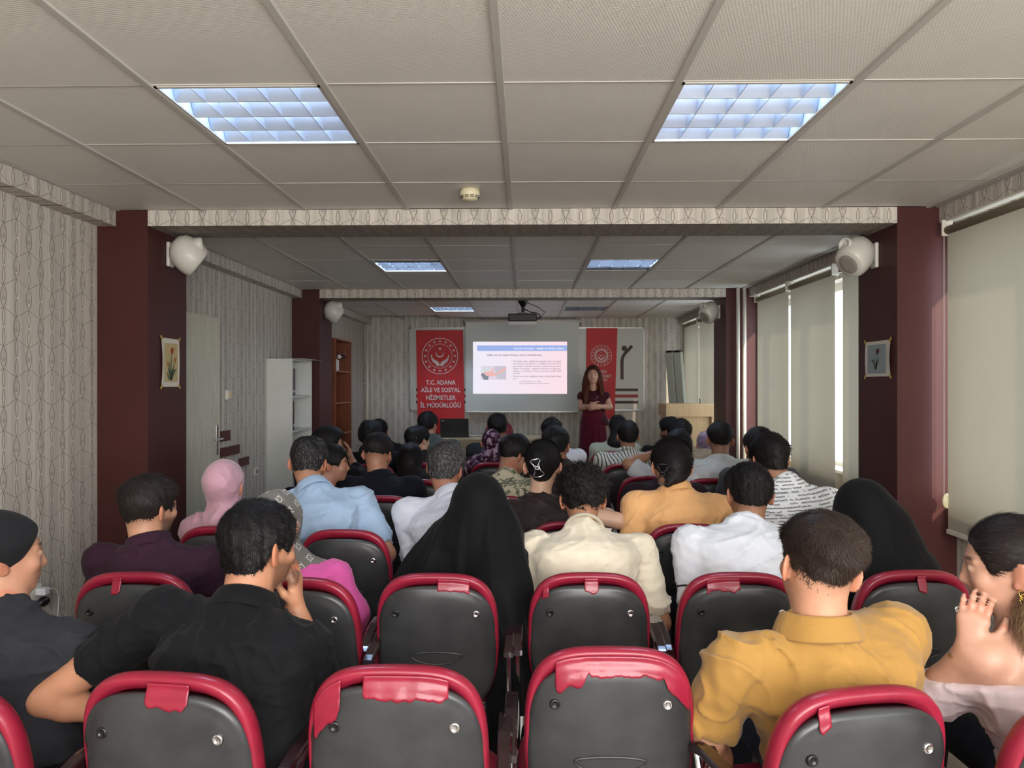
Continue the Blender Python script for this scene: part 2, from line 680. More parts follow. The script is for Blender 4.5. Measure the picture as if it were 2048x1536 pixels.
# ------------------------------------------------------------------ door on the left wall, switch, socket, plaques
d = obj('door_1', B(XL, XL + .035, 4.88, 5.80, 0, CAMZ + .53, bev=.003), M_door, kind='structure')
obj('door_frame', B(XL, XL + .015, 4.82, 4.879, 0, CAMZ + .58), M_door, d)
h = bmesh.new()
box(h, XL + .035, XL + .043, 5.715, 5.755, .93, 1.17, bev=.003)
cyl(h, (XL + .04, 5.735, 1.06), (XL + .085, 5.735, 1.06), .009)
cyl(h, (XL + .08, 5.742, 1.06), (XL + .08, 5.60, 1.055), .009, .007)
obj('door_handle', h, M_chrome, d)
p = W(450, 790, 6.02)
t = empty('light_switch', (XL, p[1], p[2]), label='white wall light switch beside the cream door', cat='light switch')
obj('plate', B(0, .022, -.04, .04, -.04, .04, bev=.005), M_white, t)
obj('rocker', B(.022, .03, -.028, .028, -.028, .028, bev=.003), Mat('cream_rocker_plastic', (226, 200, 150), .3).m, t)  # rocker in one plain warm cream
p = W(507, 943, 6.65)
t = empty('wall_socket', (XL, p[1], p[2]), label='white wall socket beside the white bookcase', cat='socket')
obj('plate', B(0, .02, -.04, .04, -.04, .04, bev=.005), M_white, t)
bm = bmesh.new(); cyl(bm, (.019, 0, 0), (.022, 0, 0), .021, n=20)
obj('socket_cup', bm, Mat('socket_grey', (120, 118, 110), .5).m, t)
M_plq = Mat('dark_red_board', (84, 28, 36), .4).vary(.06, 5).m
for px0, px1, py0, py1, lb in ((431, 453, 863, 884, 'small'), (431, 472, 891, 916, 'long'), (473, 491, 917, 934, 'short')):
    ya = -(XL) * F_PX / (1050 - px0); yb = -(XL) * F_PX / (1050 - px1)
    z1 = CAMZ + (767 - py0) * ya / F_PX; z0 = CAMZ + (767 - py1) * ya / F_PX
    if lb == 'long': z1 = CAMZ + (767 - 897) * ya / F_PX
    t = empty('wall_rail_board', (XL, (ya + yb) / 2, (z0 + z1) / 2), label={'small': 'small dark red board topmost of three on the wall by the door handle',
        'long': 'longest dark red board, middle of three on the wall by the door', 'short': 'lowest short dark red board behind the pink hijab'}[lb], cat='wall board')
    obj('board', B(0, .018, -(yb - ya) / 2, (yb - ya) / 2, -(z1 - z0) / 2, (z1 - z0) / 2, bev=.002), M_plq, t)
    bm = bmesh.new()
    cyl(bm, (.018, (yb - ya) / 2 - .02, 0), (.021, (yb - ya) / 2 - .02, 0), .006, n=10)
    obj('screw', bm, M_chrome, t)

# socket with charger near the left front seat
pc = W(58, 1190, 3.643)
sy = -(XL) * F_PX / (1050 - 52)
t = empty('charging_socket', (XL, sy, CAMZ - (1192 - 767) * sy / F_PX), label='wall socket holding a plugged white charger beside the black head wrap', cat='socket')
obj('plate', B(0, .025, -.07, .045, -.045, .045, bev=.008), M_white, t)
obj('charger', B(.025, .075, -.012, .028, -.005, .03, bev=.004), Mat('charger_white', (225, 228, 232), .3).m, t)
bm = bmesh.new()
cp = [(.06, .028, .012), (.062, .06, .012), (.06, .10, -.005), (.055, .125, -.05), (.05, .13, -.12), (.045, .12, -.25), (.04, .10, -.45)]
tube(bm, cp, .0025)
obj('charger_cable', bm, Mat('cable_white', (228, 228, 226), .4).m, t, smooth=True)
bm = bmesh.new()
bmesh.ops.create_uvsphere(bm, u_segments=16, v_segments=10, radius=.5, matrix=Matrix.Translation((.045, .02, -.045)) @ Matrix.Diagonal((.05, .075, .05, 1)))
obj('dark_plug', bm, M_black, t, smooth=True)

# ------------------------------------------------------------------ pipes
t = empty('heating_pipe', (XL + .06, YF - .05, 0), label='white vertical pipe in the far left corner', cat='pipe')
bm = bmesh.new(); cyl(bm, (0, 0, .02), (0, 0, ZC - .002), .022, n=16)
obj('pipe', bm, M_pipe, t, smooth=True)
obj('bracket', B(-.05, -.02, -.03, .03, 1.5, 1.52), M_pipe, t)
for px, lb in ((1476, 'left of the two white heating pipes before the far right pillar'), (1489, 'right of the two white heating pipes before the far right pillar')):
    x = W(px, 767, 7.66)[0]
    t = empty('heating_pipe', (x, 7.66, 0), label=lb, cat='pipe')
    bm = bmesh.new(); cyl(bm, (0, 0, .02), (0, 0, ZC - .002), .019, n=16)
    obj('pipe', bm, M_pipe, t, smooth=True)
    obj('bracket', B(-.008, .008, .015, .05, 1.4, 1.42), M_pipe, t)

# ------------------------------------------------------------------ roller blinds
def blind_mat():
    m = Mat('beige_roller_blind', (170, 162, 144), .8, spec=.2)
    nt = m.nt
    tr = m.n('ShaderNodeBsdfTranslucent'); tr.inputs[0].default_value = lin((180, 172, 152))
    mx = m.n('ShaderNodeMixShader'); mx.inputs[0].default_value = .19
    m.L(m.b.outputs[0], mx.inputs[1]); m.L(tr.outputs[0], mx.inputs[2])
    out = [n for n in nt.nodes if n.type == 'OUTPUT_MATERIAL'][0]
    m.L(mx.outputs[0], out.inputs[0])
    m.vary(.05, 1.5, 2)
    m.bump_noise(600, .0004, .3)
    return m.m


M_blind = blind_mat()
XB = 2.38
blinds = [(2.2, 4.10, .68, 2.37, 'large beige roller blind nearest the camera, right of the red pillar', True),
          (.3, 2.15, .68, 2.37, 'beige roller blind beside the camera, out at the right edge', False),
          (4.74, 5.44, .62, 2.37, 'narrow beige roller blind beside the near right pillar', False),
          (5.573, 6.50, .62, 2.37, 'wide beige roller blind in the middle window bay', True),
          (6.55, 7.42, .62, 2.37, 'beige roller blind next to the two white pipes', False),
          (9.02, 9.88, .66, 2.37, 'beige roller blind behind the wooden lectern', False),
          (9.93, 10.83, .66, 2.37, 'farthest beige roller blind by the leaning case', False)]
for a, b, z0, z1, lb, chain in blinds:
    t = empty('roller_blind', (XB, (a + b) / 2, z0), label=lb, cat='blind')
    L = b - a
    # gently waving fabric
    nu, nv = 24, 10
    P = np.zeros((nu, nv, 3))
    for i in range(nu):
        for j in range(nv):
            P[i, j] = (.004 * math.sin(i * .9 + 1.3 * (a % 1)) * (1 - j / nv), -L / 2 + L * i / (nu - 1), (z1 - z0 - .02) * j / (nv - 1))
    me = grid_mesh('fabric', P)
    obj('fabric', me, M_blind, t)
    bm = bmesh.new(); cyl(bm, (.0, -L / 2, z1 - z0 - .005), (.0, L / 2, z1 - z0 - .005), .023, n=20)
    obj('roller', bm, M_blind, t, smooth=True)
    obj('bottom_bar', B(-.008, .008, -L / 2, L / 2, -.022, .004, bev=.003), M_pipe, t)
    bm = bmesh.new()
    box(bm, -.03, .03, L / 2 - .002, L / 2 + .012, z1 - z0 - .035, z1 - z0 + .055, bev=.003)
    box(bm, -.03, .03, -L / 2 - .012, -L / 2 + .002, z1 - z0 - .035, z1 - z0 + .055, bev=.003)
    box(bm, -.012, .045, -L / 2, L / 2, z1 - z0 + .045, z1 - z0 + .055)
    obj('bracket', bm, M_pipe, t)
    if chain:
        bm = bmesh.new()
        for s in (0, 1):
            cyl(bm, (-.016 + .03 * s, L / 2 + .006, .14), (-.016 + .03 * s, L / 2 + .006, z1 - z0 - .02), .0016, n=6)
        obj('chain', bm, M_pipe, t)
        bm = bmesh.new()
        bmesh.ops.create_uvsphere(bm, u_segments=14, v_segments=10, radius=.5, matrix=Matrix.Translation((0, L / 2 + .008, .16)) @ Matrix.Diagonal((.05, .022, .085, 1)))
        obj('chain_weight', bm, Mat('cream_weight', (226, 218, 178), .35).m, t, smooth=True)

# ------------------------------------------------------------------ pictures taped to the pillars
M_paper = Mat('white_paper', (222, 216, 206), .7).m
M_tape = Mat('masking_tape_yellow', (186, 166, 84), .6).m


def leaf(bm, x0, z0, x1, z1, w, y=0):
    n = 8
    d = Vector((x1 - x0, 0, z1 - z0)); s = Vector((-d.z, 0, d.x)).normalized()
    L_, R_ = [], []
    for i in range(n + 1):
        t = i / n
        c = Vector((x0, y, z0)) + d * t + s * w * .8 * math.sin(t * PI) * .6
        ww = w * math.sin(PI * min(1, t * .9 + .08)) * .5 + .0004
        L_.append((c + s * ww)); R_.append((c - s * ww))
    prism(bm, [(p.x, p.z) for p in L_ + R_[::-1]], y - .0004, y + .0004)


def picture(name, label, X, Yc, zc, w, h, face, paper, bg, flowers, stems, lf):
    """face +1: hangs on a face looking to +x"""
    t = empty(name, (X, Yc, zc), PI / 2 if face > 0 else -PI / 2, label=label, cat='picture')
    nu = 9
    P = np.zeros((nu, 9, 3))
    for i in range(nu):
        for j in range(9):
            v = j / 8
            P[i, j] = (-w / 2 + w * i / 8 + .004 * math.sin(v * PI) * (1 if i > 4 else -1) * -1, -.004 - .006 * math.sin(v * PI) * (1 if i in (0, 8) else .3), -h / 2 + h * v)
    obj('sheet', grid_mesh('sheet', P), M_paper, t)
    obj('print_field', B(-w * .36, w * .36, -.011, -.0105, -h * .40, h * .40), bg, t)
    bm = bmesh.new()
    for s in stems: leaf(bm, s[0] * w, s[1] * h, s[2] * w, s[3] * h, s[4] * w, -.0125)
    obj('stems', bm, lf, t)
    for k, (fx, fz, fs, fc) in enumerate(flowers):
        bm = bmesh.new()
        leaf(bm, fx * w, fz * h - fs * h, fx * w + .01 * w, fz * h + fs * h, fs * h * .9, -.014)
        leaf(bm, fx * w, fz * h - fs * h, fx * w + .09 * w, fz * h + fs * .9 * h, fs * h * .45, -.0145)
        leaf(bm, fx * w, fz * h - fs * h, fx * w - .05 * w, fz * h + fs * .9 * h, fs * h * .45, -.0145)
        obj('tulip_bloom', bm, fc, t)
    for sx in (-1, 1):
        for sz in (-1, 1):
            bm = bmesh.new()
            box(bm, -.016, .016, -.0006, .0006, -.008, .008, rot=Matrix.Rotation(-sx * sz * PI / 4, 3, 'Y'))
            o = obj('tape', bm, M_tape, t); o.location = (sx * w * .5, -.0065, sz * h * .5)
    return t


M_red_t = Mat('tulip_red', (158, 62, 44), .7).m
M_ora_t = Mat('tulip_orange', (170, 112, 72), .7).m
M_dred_t = Mat('tulip_dark', (96, 44, 52), .7).m
M_lf = Mat('leaf_green', (86, 104, 84), .7).m
M_lf2 = Mat('leaf_grey_green', (92, 106, 92), .7).m
ST = [(-.02, -.34, .0, .2, .05), (.0, -.34, .2, .05, .04), (-.02, -.34, -.22, -.05, .04), (0, -.36, .28, -.12, .09), (0, -.36, -.26, -.2, .09), (.0, -.36, .12, -.08, .08), (-.02, -.36, -.12, .0, .07)]
picture('tulip_picture', 'taped tulip print on yellow ground on the left red pillar', PXL, 4.44, CAMZ + (767 - 724) * 4.44 / F_PX, .225, .30, 1, M_paper,
        Mat('print_ochre', (196, 176, 128), .7).m, [(.02, .24, .07, M_red_t), (.19, .06, .055, M_ora_t), (-.2, -.03, .05, M_ora_t)], ST, M_lf)
picture('tulip_picture', 'taped single tulip print on pale blue ground on the right dark pillar', PXR, 4.40, CAMZ + (767 - 717) * 4.40 / F_PX, .31, .215, -1, M_paper,
        Mat('print_blue_grey', (150, 164, 168), .7).m, [(.06, .20, .09, M_dred_t), (-.14, -.05, .035, M_dred_t)],
        [(-.02, -.32, .03, .12, .02), (-.02, -.32, -.13, -.06, .03), (-.02, -.32, .12, .02, .04), (-.02, -.3, -.08, .02, .04), (-.02, -.32, .06, -.05, .05)], M_lf2)

# ------------------------------------------------------------------ wall speakers
def speaker(px, py, Y, side, s, label):
    c = W(px, py, Y)
    M_sp = M_white
    t = empty('wall_speaker', c, label=label, cat='speaker')
    # pear shaped body facing forward-down towards the seats, axis tilted
    d = Vector((-side * .62, -.30 if side > 0 else .35, -.55)).normalized()
    q = d.to_track_quat('Z', 'Y').to_matrix().to_4x4()
    bm = bmesh.new()
    lathe(bm, [(.004, -.105), (.045, -.098), (.078, -.07), (.097, -.02), (.1, .02), (.096, .055), (.088, .075), (.08, .082), (.004, .084)], 32, q)
    for v in bm.verts: v.co = v.co * s
    for v in bm.verts: v.co.z *= 1.12
    obj('body', bm, M_sp, t, smooth=True)
    bm = bmesh.new()
    lathe(bm, [(.004, .086), (.03, .087), (.052, .0865), (.058, .083), (.06, .080)], 28, q)
    for v in bm.verts: v.co = v.co * s; v.co.z *= 1.12
    obj('woofer_grille', bm, Mat('grey_grille', (150, 144, 134), .6).bump_noise(500, .001, .6).m, t, smooth=True)
    # tweeter pod at the top
    bm = bmesh.new()
    u = Vector((-side * .75, -.45 if side > 0 else .3, .1)).normalized()
    q2 = Matrix.Translation(Vector((-side * .055, -.02, .055)) * s) @ u.to_track_quat('Z', 'Y').to_matrix().to_4x4()
    lathe(bm, [(.004 * s, -.02 * s), (.042 * s, -.01 * s), (.043 * s, .034 * s), (.036 * s, .042 * s), (.028 * s, .040 * s), (.024 * s, .03 * s), (.010 * s, .034 * s), (.001 * s, .036 * s)], 24, q2)
    obj('tweeter', bm, M_sp, t, smooth=True)
    px_wall = PXL if side < 0 else PXR
    bm = bmesh.new()
    wx = px_wall - c[0]
    box(bm, min(wx, wx - side * .022), max(wx, wx - side * .022), -.03, .04, -.075 * s, .075 * s, bev=.008)
    obj('bracket', bm, M_sp, t)
    bm = bmesh.new()
    cyl(bm, (wx - side * .015, 0, 0), (side * .07 * s, 0, 0), .014, n=12)
    obj('bracket_arm', bm, M_black, t)
    bm = bmesh.new()
    tube(bm, [(side * .02, .03, .09 * s), (side * .05, .06, .13 * s), (wx, .08, .16 * s)], .0025, 6)
    obj('wire', bm, M_black, t, smooth=True)
    return t


speaker(376, 509, 4.42, -1, 1.02, 'white globe speaker on the near left red pillar')
speaker(1712, 511, 4.42, 1, 1.02, 'white globe speaker on the near right red pillar')
speaker(667, 623, 7.95, -1, 1.02, 'small far white globe speaker on the second left pillar')
speaker(1419, 624, 7.95, 1, 1.02, 'small far white globe speaker on the second right pillar')

# ------------------------------------------------------------------ front wall: board, screen, slide, banners
def fx(px, Y): return W(px, 767, Y)[0]
def fz(py, Y): return W(1024, py, Y)[2]


YBD = YF - .03
t = empty('wall_panel_board', (0, YBD, 0), label='wide white wall board with bent figure emblem and dark red stripes behind the screen', cat='wall board')
bx0, bx1, bz0, bz1 = fx(820, YBD), fx(1289, YBD), fz(821, YBD), fz(655, YBD)
M_bd = Mat('white_laminate_board', (196, 196, 186), .35).m
M_alu = Mat('aluminium', (170, 172, 170), .35, metal=.8).m
obj('panel', B(bx0, bx1, -.0, .03, bz0, bz1), M_bd, t)
bm = bmesh.new()
for a in (bx0, bx1 - .018): box(bm, a, a + .018, -.008, .0, bz0, bz1)
for a in (bz0, bz1 - .018): box(bm, bx0, bx1, -.008, .0, a, a + .018)
obj('board_frame', bm, M_alu, t)
M_em1 = Mat('emblem_dark_brown', (60, 26, 24), .5).m
M_em2 = Mat('emblem_red', (160, 28, 34), .5).m
YE = YBD
def ex(px): return fx(px, YE)
def ez(py): return fz(py, YE)
bm = bmesh.new()
c0 = Vector((ex(1248.5), 0, ez(697)))
prism(bm, [(c0.x + .043 * math.cos(a * PI / 12), c0.z + .043 * math.sin(a * PI / 12)) for a in range(24)], -.003, -.0005)
obj('emblem_head', bm, M_em1, t)
bm = bmesh.new()
pts = [(1244, 759), (1244, 722), (1245.5, 714), (1250, 707), (1264, 692)]
wid = 3.2
Lp, Rp = [], []
for i, (a, b) in enumerate(pts):
    p0 = Vector(pts[max(0, i - 1)]); p1 = Vector(pts[min(len(pts) - 1, i + 1)])
    dd = (p1 - p0).normalized(); nn = Vector((-dd.y, dd.x))
    Lp.append(Vector((a, b)) + nn * wid); Rp.append(Vector((a, b)) - nn * wid)
prism(bm, [(ex(p.x), ez(p.y)) for p in Lp + Rp[::-1]], -.003, -.0005)
obj('emblem_body', bm, M_em1, t)
for x0, x1 in ((1212, 1276), (832, 937)):
    for k, (y0, y1) in enumerate(((777, 782.5), (789, 795), (801.5, 807))):
        obj('stripe', B(ex(x0), ex(x1), -.003, -.0005, ez(y1), ez(y0)), M_em2 if k == 1 else M_em1, t)

# projection screen
YS = 11.04
t = empty('projection_screen', (0, YS, 0), label='white pull down projection screen in the middle of the front wall', cat='screen')
sx0, sx1, sz0, sz1 = fx(931, YS), fx(1158, YS), fz(823, YS), fz(645, YS)
M_scr = Mat('screen_cloth', (204, 208, 204), .7).m
obj('screen_cloth', B(sx0, sx1, -.001, .001, sz0, sz1), M_scr, t)
bm = bmesh.new()
cyl(bm, (sx0 - .02, .03, sz1 + .015), (sx1 + .03, .03, sz1 + .015), .032, n=16)
obj('screen_case', bm, M_white, t, smooth=True)
obj('bottom_bar', B(sx0, sx1, -.009, .009, sz0 - .015, sz0 + .008, bev=.003), M_alu, t)
bm = bmesh.new()
for a in (sx0 - .03, sx1 + .02): box(bm, a, a + .012, .0, .135, sz1 - .03, sz1 + .05)
obj('bracket', bm, M_black, t)

# projected slide: thin glowing sheet of light on the cloth
YP = YS - .004
t = empty('projected_slide', (0, YP, 0), label='projected pale pink slide with blue title bar and Turkish text', cat='projected slide')
px0, px1, pz0, pz1 = fx(946, YP), fx(1134, YP), fz(787.5, YP), fz(683.5, YP)
m = Mat('slide_light', (0, 0, 0), .8)
X, Y, Z = m.xyz('Object')
f = ((X - px0) / (px1 - px0)).max(0.0).min(1.0)
cc = m.mix(f, lin((226, 224, 236)), lin((240, 212, 220)))
m.L(cc, m.b.inputs['Emission Color']); m.b.inputs['Emission Strength'].default_value = .98
obj('slide_field', B(px0, px1, 0, .0015, pz0, pz1), m.m, t)
YP2 = -.0012
sc_ = (px1 - px0) / 1925.0        # zoom pixel -> metres
def sx_(u): return px0 + (u - 62) * sc_
def sz_(v): return pz1 - (v - 90) * sc_
obj('title_bar', B(sx_(146), px1, YP2, 0, sz_(278), sz_(165)), emat('slide_blue', (146, 168, 222), .95), t)
M_tw = emat('slide_white_letters', (236, 238, 250), 1.0)
M_td = emat('slide_dark_letters', (72, 66, 92), .9)
R90 = (PI / 2, 0, 0)
M_tg = emat('slide_grey_letters', (130, 112, 134), .9)
text('lettering', 'EVLİLİK VE SAĞLIK – ÜREME VE CİNSEL SAĞLIK', 48 * sc_, M_tw, t, (sx_(1410), YP2 - .001, sz_(248)), R90, bold=.012, fitw=1020 * sc_)
text('lettering', 'Çiftler Çocuk Sahibi Olmaya  Karar Verdiklerinde;', 50 * sc_, M_td, t, (sx_(910), YP2 - .001, sz_(378)), R90, bold=.01, fitw=1120 * sc_)
body = ['Öncelikle, eşler sağlıklı bir gebelik süreci ve bebek', 'için hekime danışmalı ve sağlık kontrolünden',
        'geçmelidir. Gebelik süresince yapılması gereken', 'tetkik ve takipler, sağlıklı beslenme ve egzersiz,',
        'doğum ve doğum sonrası süreçlerle ilgili bilgi', 'almalıdır.', 'Üreme ve cinsel sağlığına ilişkin detaylı bilgi almak', 'için;']
vs = [505, 553, 605, 655, 705, 752, 812, 862]
for s, v in zip(body, vs):
    full = len(s) > 20
    text('lettering', s, 44 * sc_, M_tg, t, (sx_(882 if not full else 1375), YP2 - .001, sz_(v)), R90, align='CENTER' if full else 'LEFT', fitw=(985 * sc_ if full else None), bold=.004)
for v in (505, 812):
    text('lettering', '•', 50 * sc_, M_tg, t, (sx_(852), YP2 - .001, sz_(v)), R90, align='LEFT')
text('lettering', 'Aile Sağlığı Merkezlerine (ASM),', 32 * sc_, M_tg, t, (sx_(1010), YP2 - .001, sz_(912)), R90, align='LEFT', fitw=450 * sc_, bold=.004)
text('lettering', 'Toplum Sağlığı Merkezlerine başvurabilirsiniz.', 32 * sc_, M_tg, t, (sx_(1010), YP2 - .001, sz_(955)), R90, align='LEFT', fitw=620 * sc_, bold=.004)
# the small photo of joined hands on the slide
def poly(name, pts, col, e, k, parent):
    bm = bmesh.new()
    prism(bm, [(sx_(a), sz_(b)) for a, b in pts], YP2 * k - .0006, YP2 * k)
    return obj(name, bm, emat('slide_' + name, col, e), parent)
ph = poly('inset_photo', [(225, 585), (745, 585), (745, 870), (225, 870)], (214, 202, 214), .95, 1.0, t)
poly('inset_photo_wall', [(500, 590), (745, 590), (740, 860), (560, 850), (520, 760)], (196, 190, 204), .9, 1.3, ph)
poly('inset_photo_sleeve', [(232, 640), (300, 605), (420, 690), (440, 740), (330, 720), (232, 720)], (206, 214, 220), .9, 1.6, ph)
poly('inset_photo_arm', [(745, 610), (700, 625), (610, 690), (540, 735), (470, 720), (490, 645), (450, 640), (440, 700), (300, 700), (290, 750), (370, 800), (460, 795), (530, 790), (560, 745), (640, 735), (745, 650)], (226, 172, 168), .95, 2.0, ph)
poly('inset_photo_knit', [(232, 745), (270, 725), (340, 790), (385, 800), (370, 872), (280, 868), (250, 800), (232, 800)], (128, 134, 148), .8, 2.4, ph)

# banners
M_ban = Mat('red_banner_cloth', (198, 26, 34), .55, sheen=.2).vary(.06, 3).m
M_bw = Mat('banner_white_print', (226, 214, 212), .6).m


def ring2(bm, cx, cz, r0, r1, n=64, y=0, a0=0, a1=2 * PI):
    full = abs(a1 - a0 - 2 * PI) < 1e-6
    vo, vi = [], []
    for k in range(n + (0 if full else 1)):
        a = a0 + (a1 - a0) * k / n
        vo.append(bm.verts.new((cx + r1 * math.cos(a), y, cz + r1 * math.sin(a))))
        vi.append(bm.verts.new((cx + r0 * math.cos(a), y, cz + r0 * math.sin(a))))
    m_ = len(vo)
    for k in range(m_ if full else m_ - 1):
        bm.faces.new((vo[k], vo[(k + 1) % m_], vi[(k + 1) % m_], vi[k]))


def star(bm, cx, cz, r, y=0, rot=0):
    vs = [bm.verts.new((cx + (r if k % 2 == 0 else r * .4) * math.sin(PI * k / 5 + rot), y, cz + (r if k % 2 == 0 else r * .4) * math.cos(PI * k / 5 + rot))) for k in range(10)]
    c = bm.verts.new((cx, y, cz))
    for k in range(10): bm.faces.new((vs[k], vs[(k + 1) % 10], c))


def emblem(parent, cx, cz, R, y, mt, inner_rings=1):
    bm = bmesh.new()
    ring2(bm, cx, cz, R * .965, R, y=y)
    ring2(bm, cx, cz, R * .655, R * .675, y=y)
    if inner_rings > 1:
        ring2(bm, cx, cz, R * .55, R * .62, y=y); ring2(bm, cx, cz, R * .47, R * .50, y=y)
    obj('emblem_rings', bm, mt, parent)
    for k in range(16):
        a = 2 * PI * k / 16
        bm = bmesh.new()
        star(bm, cx + R * .82 * math.sin(a), cz + R * .82 * math.cos(a), R * .088, y, a * 0)
        obj('emblem_star', bm, mt, parent)
    q = R * (1 if inner_rings == 1 else .72)
    bm = bmesh.new(); star(bm, cx, cz + q * .40, q * .10, y); obj('emblem_star', bm, mt, parent)
    # crescent opening upwards
    bm = bmesh.new()
    n = 28
    vo, vi = [], []
    for k in range(n + 1):
        a = math.radians(150) + math.radians(240) * k / n
        vo.append(bm.verts.new((cx + q * .22 * math.cos(a), y, cz + q * .14 + q * .22 * math.sin(a))))
        t_ = k / n
        th = .075 * math.sin(PI * t_)
        vi.append(bm.verts.new((cx + q * (.22 - th) * math.cos(a), y, cz + q * .14 + q * (.22 - th) * math.sin(a) + 0)))
    for k in range(n): bm.faces.new((vo[k], vo[k + 1], vi[k + 1], vi[k]))
    obj('emblem_crescent', bm, mt, parent)
    hand = [(.02, -.56), (.19, -.55), (.24, -.44), (.36, -.36), (.44, -.25), (.48, -.12), (.50, .02), (.475, .10), (.45, .03), (.43, -.07), (.36, -.16), (.24, -.24), (.14, -.29), (.06, -.36), (.02, -.46)]
    for s in (-1, 1):
        bm = bmesh.new()
        vs = [bm.verts.new((cx + s * q * a, y, cz + q * b * .98)) for a, b in hand]
        bm.faces.new(vs)
        bmesh.ops.triangulate(bm, faces=bm.faces)
        obj('emblem_hand', bm, mt, parent)


def banner(x0p, x1p, y0p, y1p, x0b, x1b, Y, label):
    t = empty('hanging_banner', (0, Y, 0), label=label, cat='banner')
    nu, nv = 14, 30
    P = np.zeros((nu, nv, 3))
    for i in range(nu):
        for j in range(nv):
            u, v = i / (nu - 1), j / (nv - 1)
            xa = fx(x0p, Y) * v + fx(x0b, Y) * (1 - v); xb = fx(x1p, Y) * v + fx(x1b, Y) * (1 - v)
            P[i, j] = (xa + (xb - xa) * u, .003 * math.sin(9 * v + 4 * u) * (1 - v) + .002 * math.sin(23 * v - 5 * u) * (1 - v), fz(y1p, Y) + (fz(y0p, Y) - fz(y1p, Y)) * v)
    obj('banner_cloth', grid_mesh('banner_cloth', P), M_ban, t)
    bm = bmesh.new(); cyl(bm, (fx(x0p, Y), 0.004, fz(y0p, Y)), (fx(x1p, Y), .004, fz(y0p, Y)), .006, n=8)
    obj('top_rod', bm, M_ban, t)
    return t


Y1 = 11.135
t = banner(832, 926, 661, 866, 836, 930, Y1, 'large left red banner with white emblem and T.C. ADANA lettering')
s1 = (fx(926, Y1) - fx(832, Y1)) / 94
emblem(t, fx(880, Y1), fz(712, Y1), 36.3 * s1, -.008, M_bw)
for s, py, w in (('T.C. ADANA', 769, 59), ('AİLE VE SOSYAL', 784, 79), ('HİZMETLER', 799.5, 59), ('İL MÜDÜRLÜĞÜ', 815, 81)):
    text('lettering', s, 12.2 * s1, M_bw, t, (fx(881.5, Y1), -.008, fz(py, Y1)), R90, bold=.018, fitw=w * s1)
t = banner(1173, 1235, 657, 838, 1172, 1229, Y1, 'narrower right red banner behind the presenter')
emblem(t, fx(1202.5, Y1), fz(711.5, Y1), 21 * s1, -.008, M_bw, 2)
for s, py, w in (('SEYHAN BEYNEĞİR', 746, 52), ('SOSYAL HİZMET', 754.5, 48), ('MERKEZİ', 762, 30)):
    if s.startswith('SEY'): s, w = 'İNEĞİR', 26
    text('lettering', s, 7.0 * s1, M_bw, t, (fx(1199 if len(s) > 6 else 1200.5, Y1), -.008, fz(py, Y1)), R90, bold=.01, fitw=w * s1)

# ------------------------------------------------------------------ projector
c = W(1046, 638, 8.6)
t = empty('ceiling_projector', (c[0], c[1], c[2]), label='black ceiling projector hanging on a post behind the second beam', cat='projector')
bm = B(-.175, .165, -.14, .14, -.04, .052, bev=.012)
obj('body', bm, Mat('projector_black', (22, 23, 22), .5).m, t)
obj('base_strip', B(-.172, .162, -.137, .137, -.056, -.041, bev=.004), M_white, t)
bm = bmesh.new(); cyl(bm, (.08, .13, 0), (.08, .165, 0), .035, n=20); obj('lens', bm, M_black, t)
bm = bmesh.new()
hz = ZC - c[2]
lathe(bm, [(.02, .075), (.02, hz - .1), (.055, hz - .05), (.062, hz - .0305), (.062, hz)], 20)
obj('ceiling_post', bm, M_black, t, smooth=False)
bm = bmesh.new()
box(bm, -.05, .05, -.05, .05, .055, .075); 
for a in (-.09, .09):
    cyl(bm, (0, 0, .07), (a, a * .8, .052), .006, n=8); cyl(bm, (0, 0, .07), (a, -a * .8, .052), .006, n=8)
obj('mount_plate', bm, M_black, t)
for k, pts in enumerate(([(.03, 0, hz - .03), (.08, 0, hz - .06), (.17, .02, hz - .09), (.25, .03, hz - .15), (.265, .03, .09), (.22, .03, .03), (.17, .02, .0)],
                         [(.02, 0, hz - .12), (.03, 0, .12), (.08, .02, .085), (.16, .02, .08), (.21, .02, .05), (.21, .0, .01), (.16, .0, -.01)],
                         [(.02, 0, hz - .13), (.05, -.02, .10), (.10, 0, .07), (.17, 0, .072), (.2, 0, .04), (.19, 0, .02), (.16, -.02, .01)])):
    # smooth the polyline
    v = [Vector(p) for p in pts]
    for _ in range(3):
        v = [v[0]] + [q for a, b in zip(v, v[1:]) for q in (a * .75 + b * .25, a * .25 + b * .75)] + [v[-1]]
    bm = bmesh.new(); tube(bm, v, .0045, 6)
    obj('cable', bm, M_black, t, smooth=True)

# ------------------------------------------------------------------ lectern and the case leaning behind it
YL = 8.85
a0 = fx(1333, YL)
zt = fz(808, YL)
t = empty('lectern', (a0 + .3, YL, 0), label='beech wood lectern standing before the far right blinds', cat='lectern')
zb = fz(833, YL)
obj('top_box', B(-.31, .285, -.02, .5, zb, zt, bev=.004), M_beech, t)
obj('front_panel', B(-.20, .25, .03, .05, .1, zb), M_beech, t)
for s in (-.28, .25):
    obj('side_panel', B(s, s + .03, .0, .46, .06, zb), M_beech, t)
obj('plinth', B(-.30, .285, -.02, .48, 0, .06, bev=.003), M_beech, t)
bm = bmesh.new(); tube(bm, [(.18, .3, zt), (.18, .3, zt + .03), (.17, .28, zt + .06)], .006, 8)
obj('microphone_stub', bm, M_black, t)
YC_ = 9.95
tp, bt = W(1348, 704, YC_), np.array((2.24, YC_ + .25, 0.012))
t = empty('leaning_screen_case', (0, 0, 0), label='pale grey double aluminium case leaning behind the lectern', cat='case')
dv = Vector(tp - bt); L_ = dv.length
q = dv.to_track_quat('Z', 'Y').to_matrix().to_4x4()
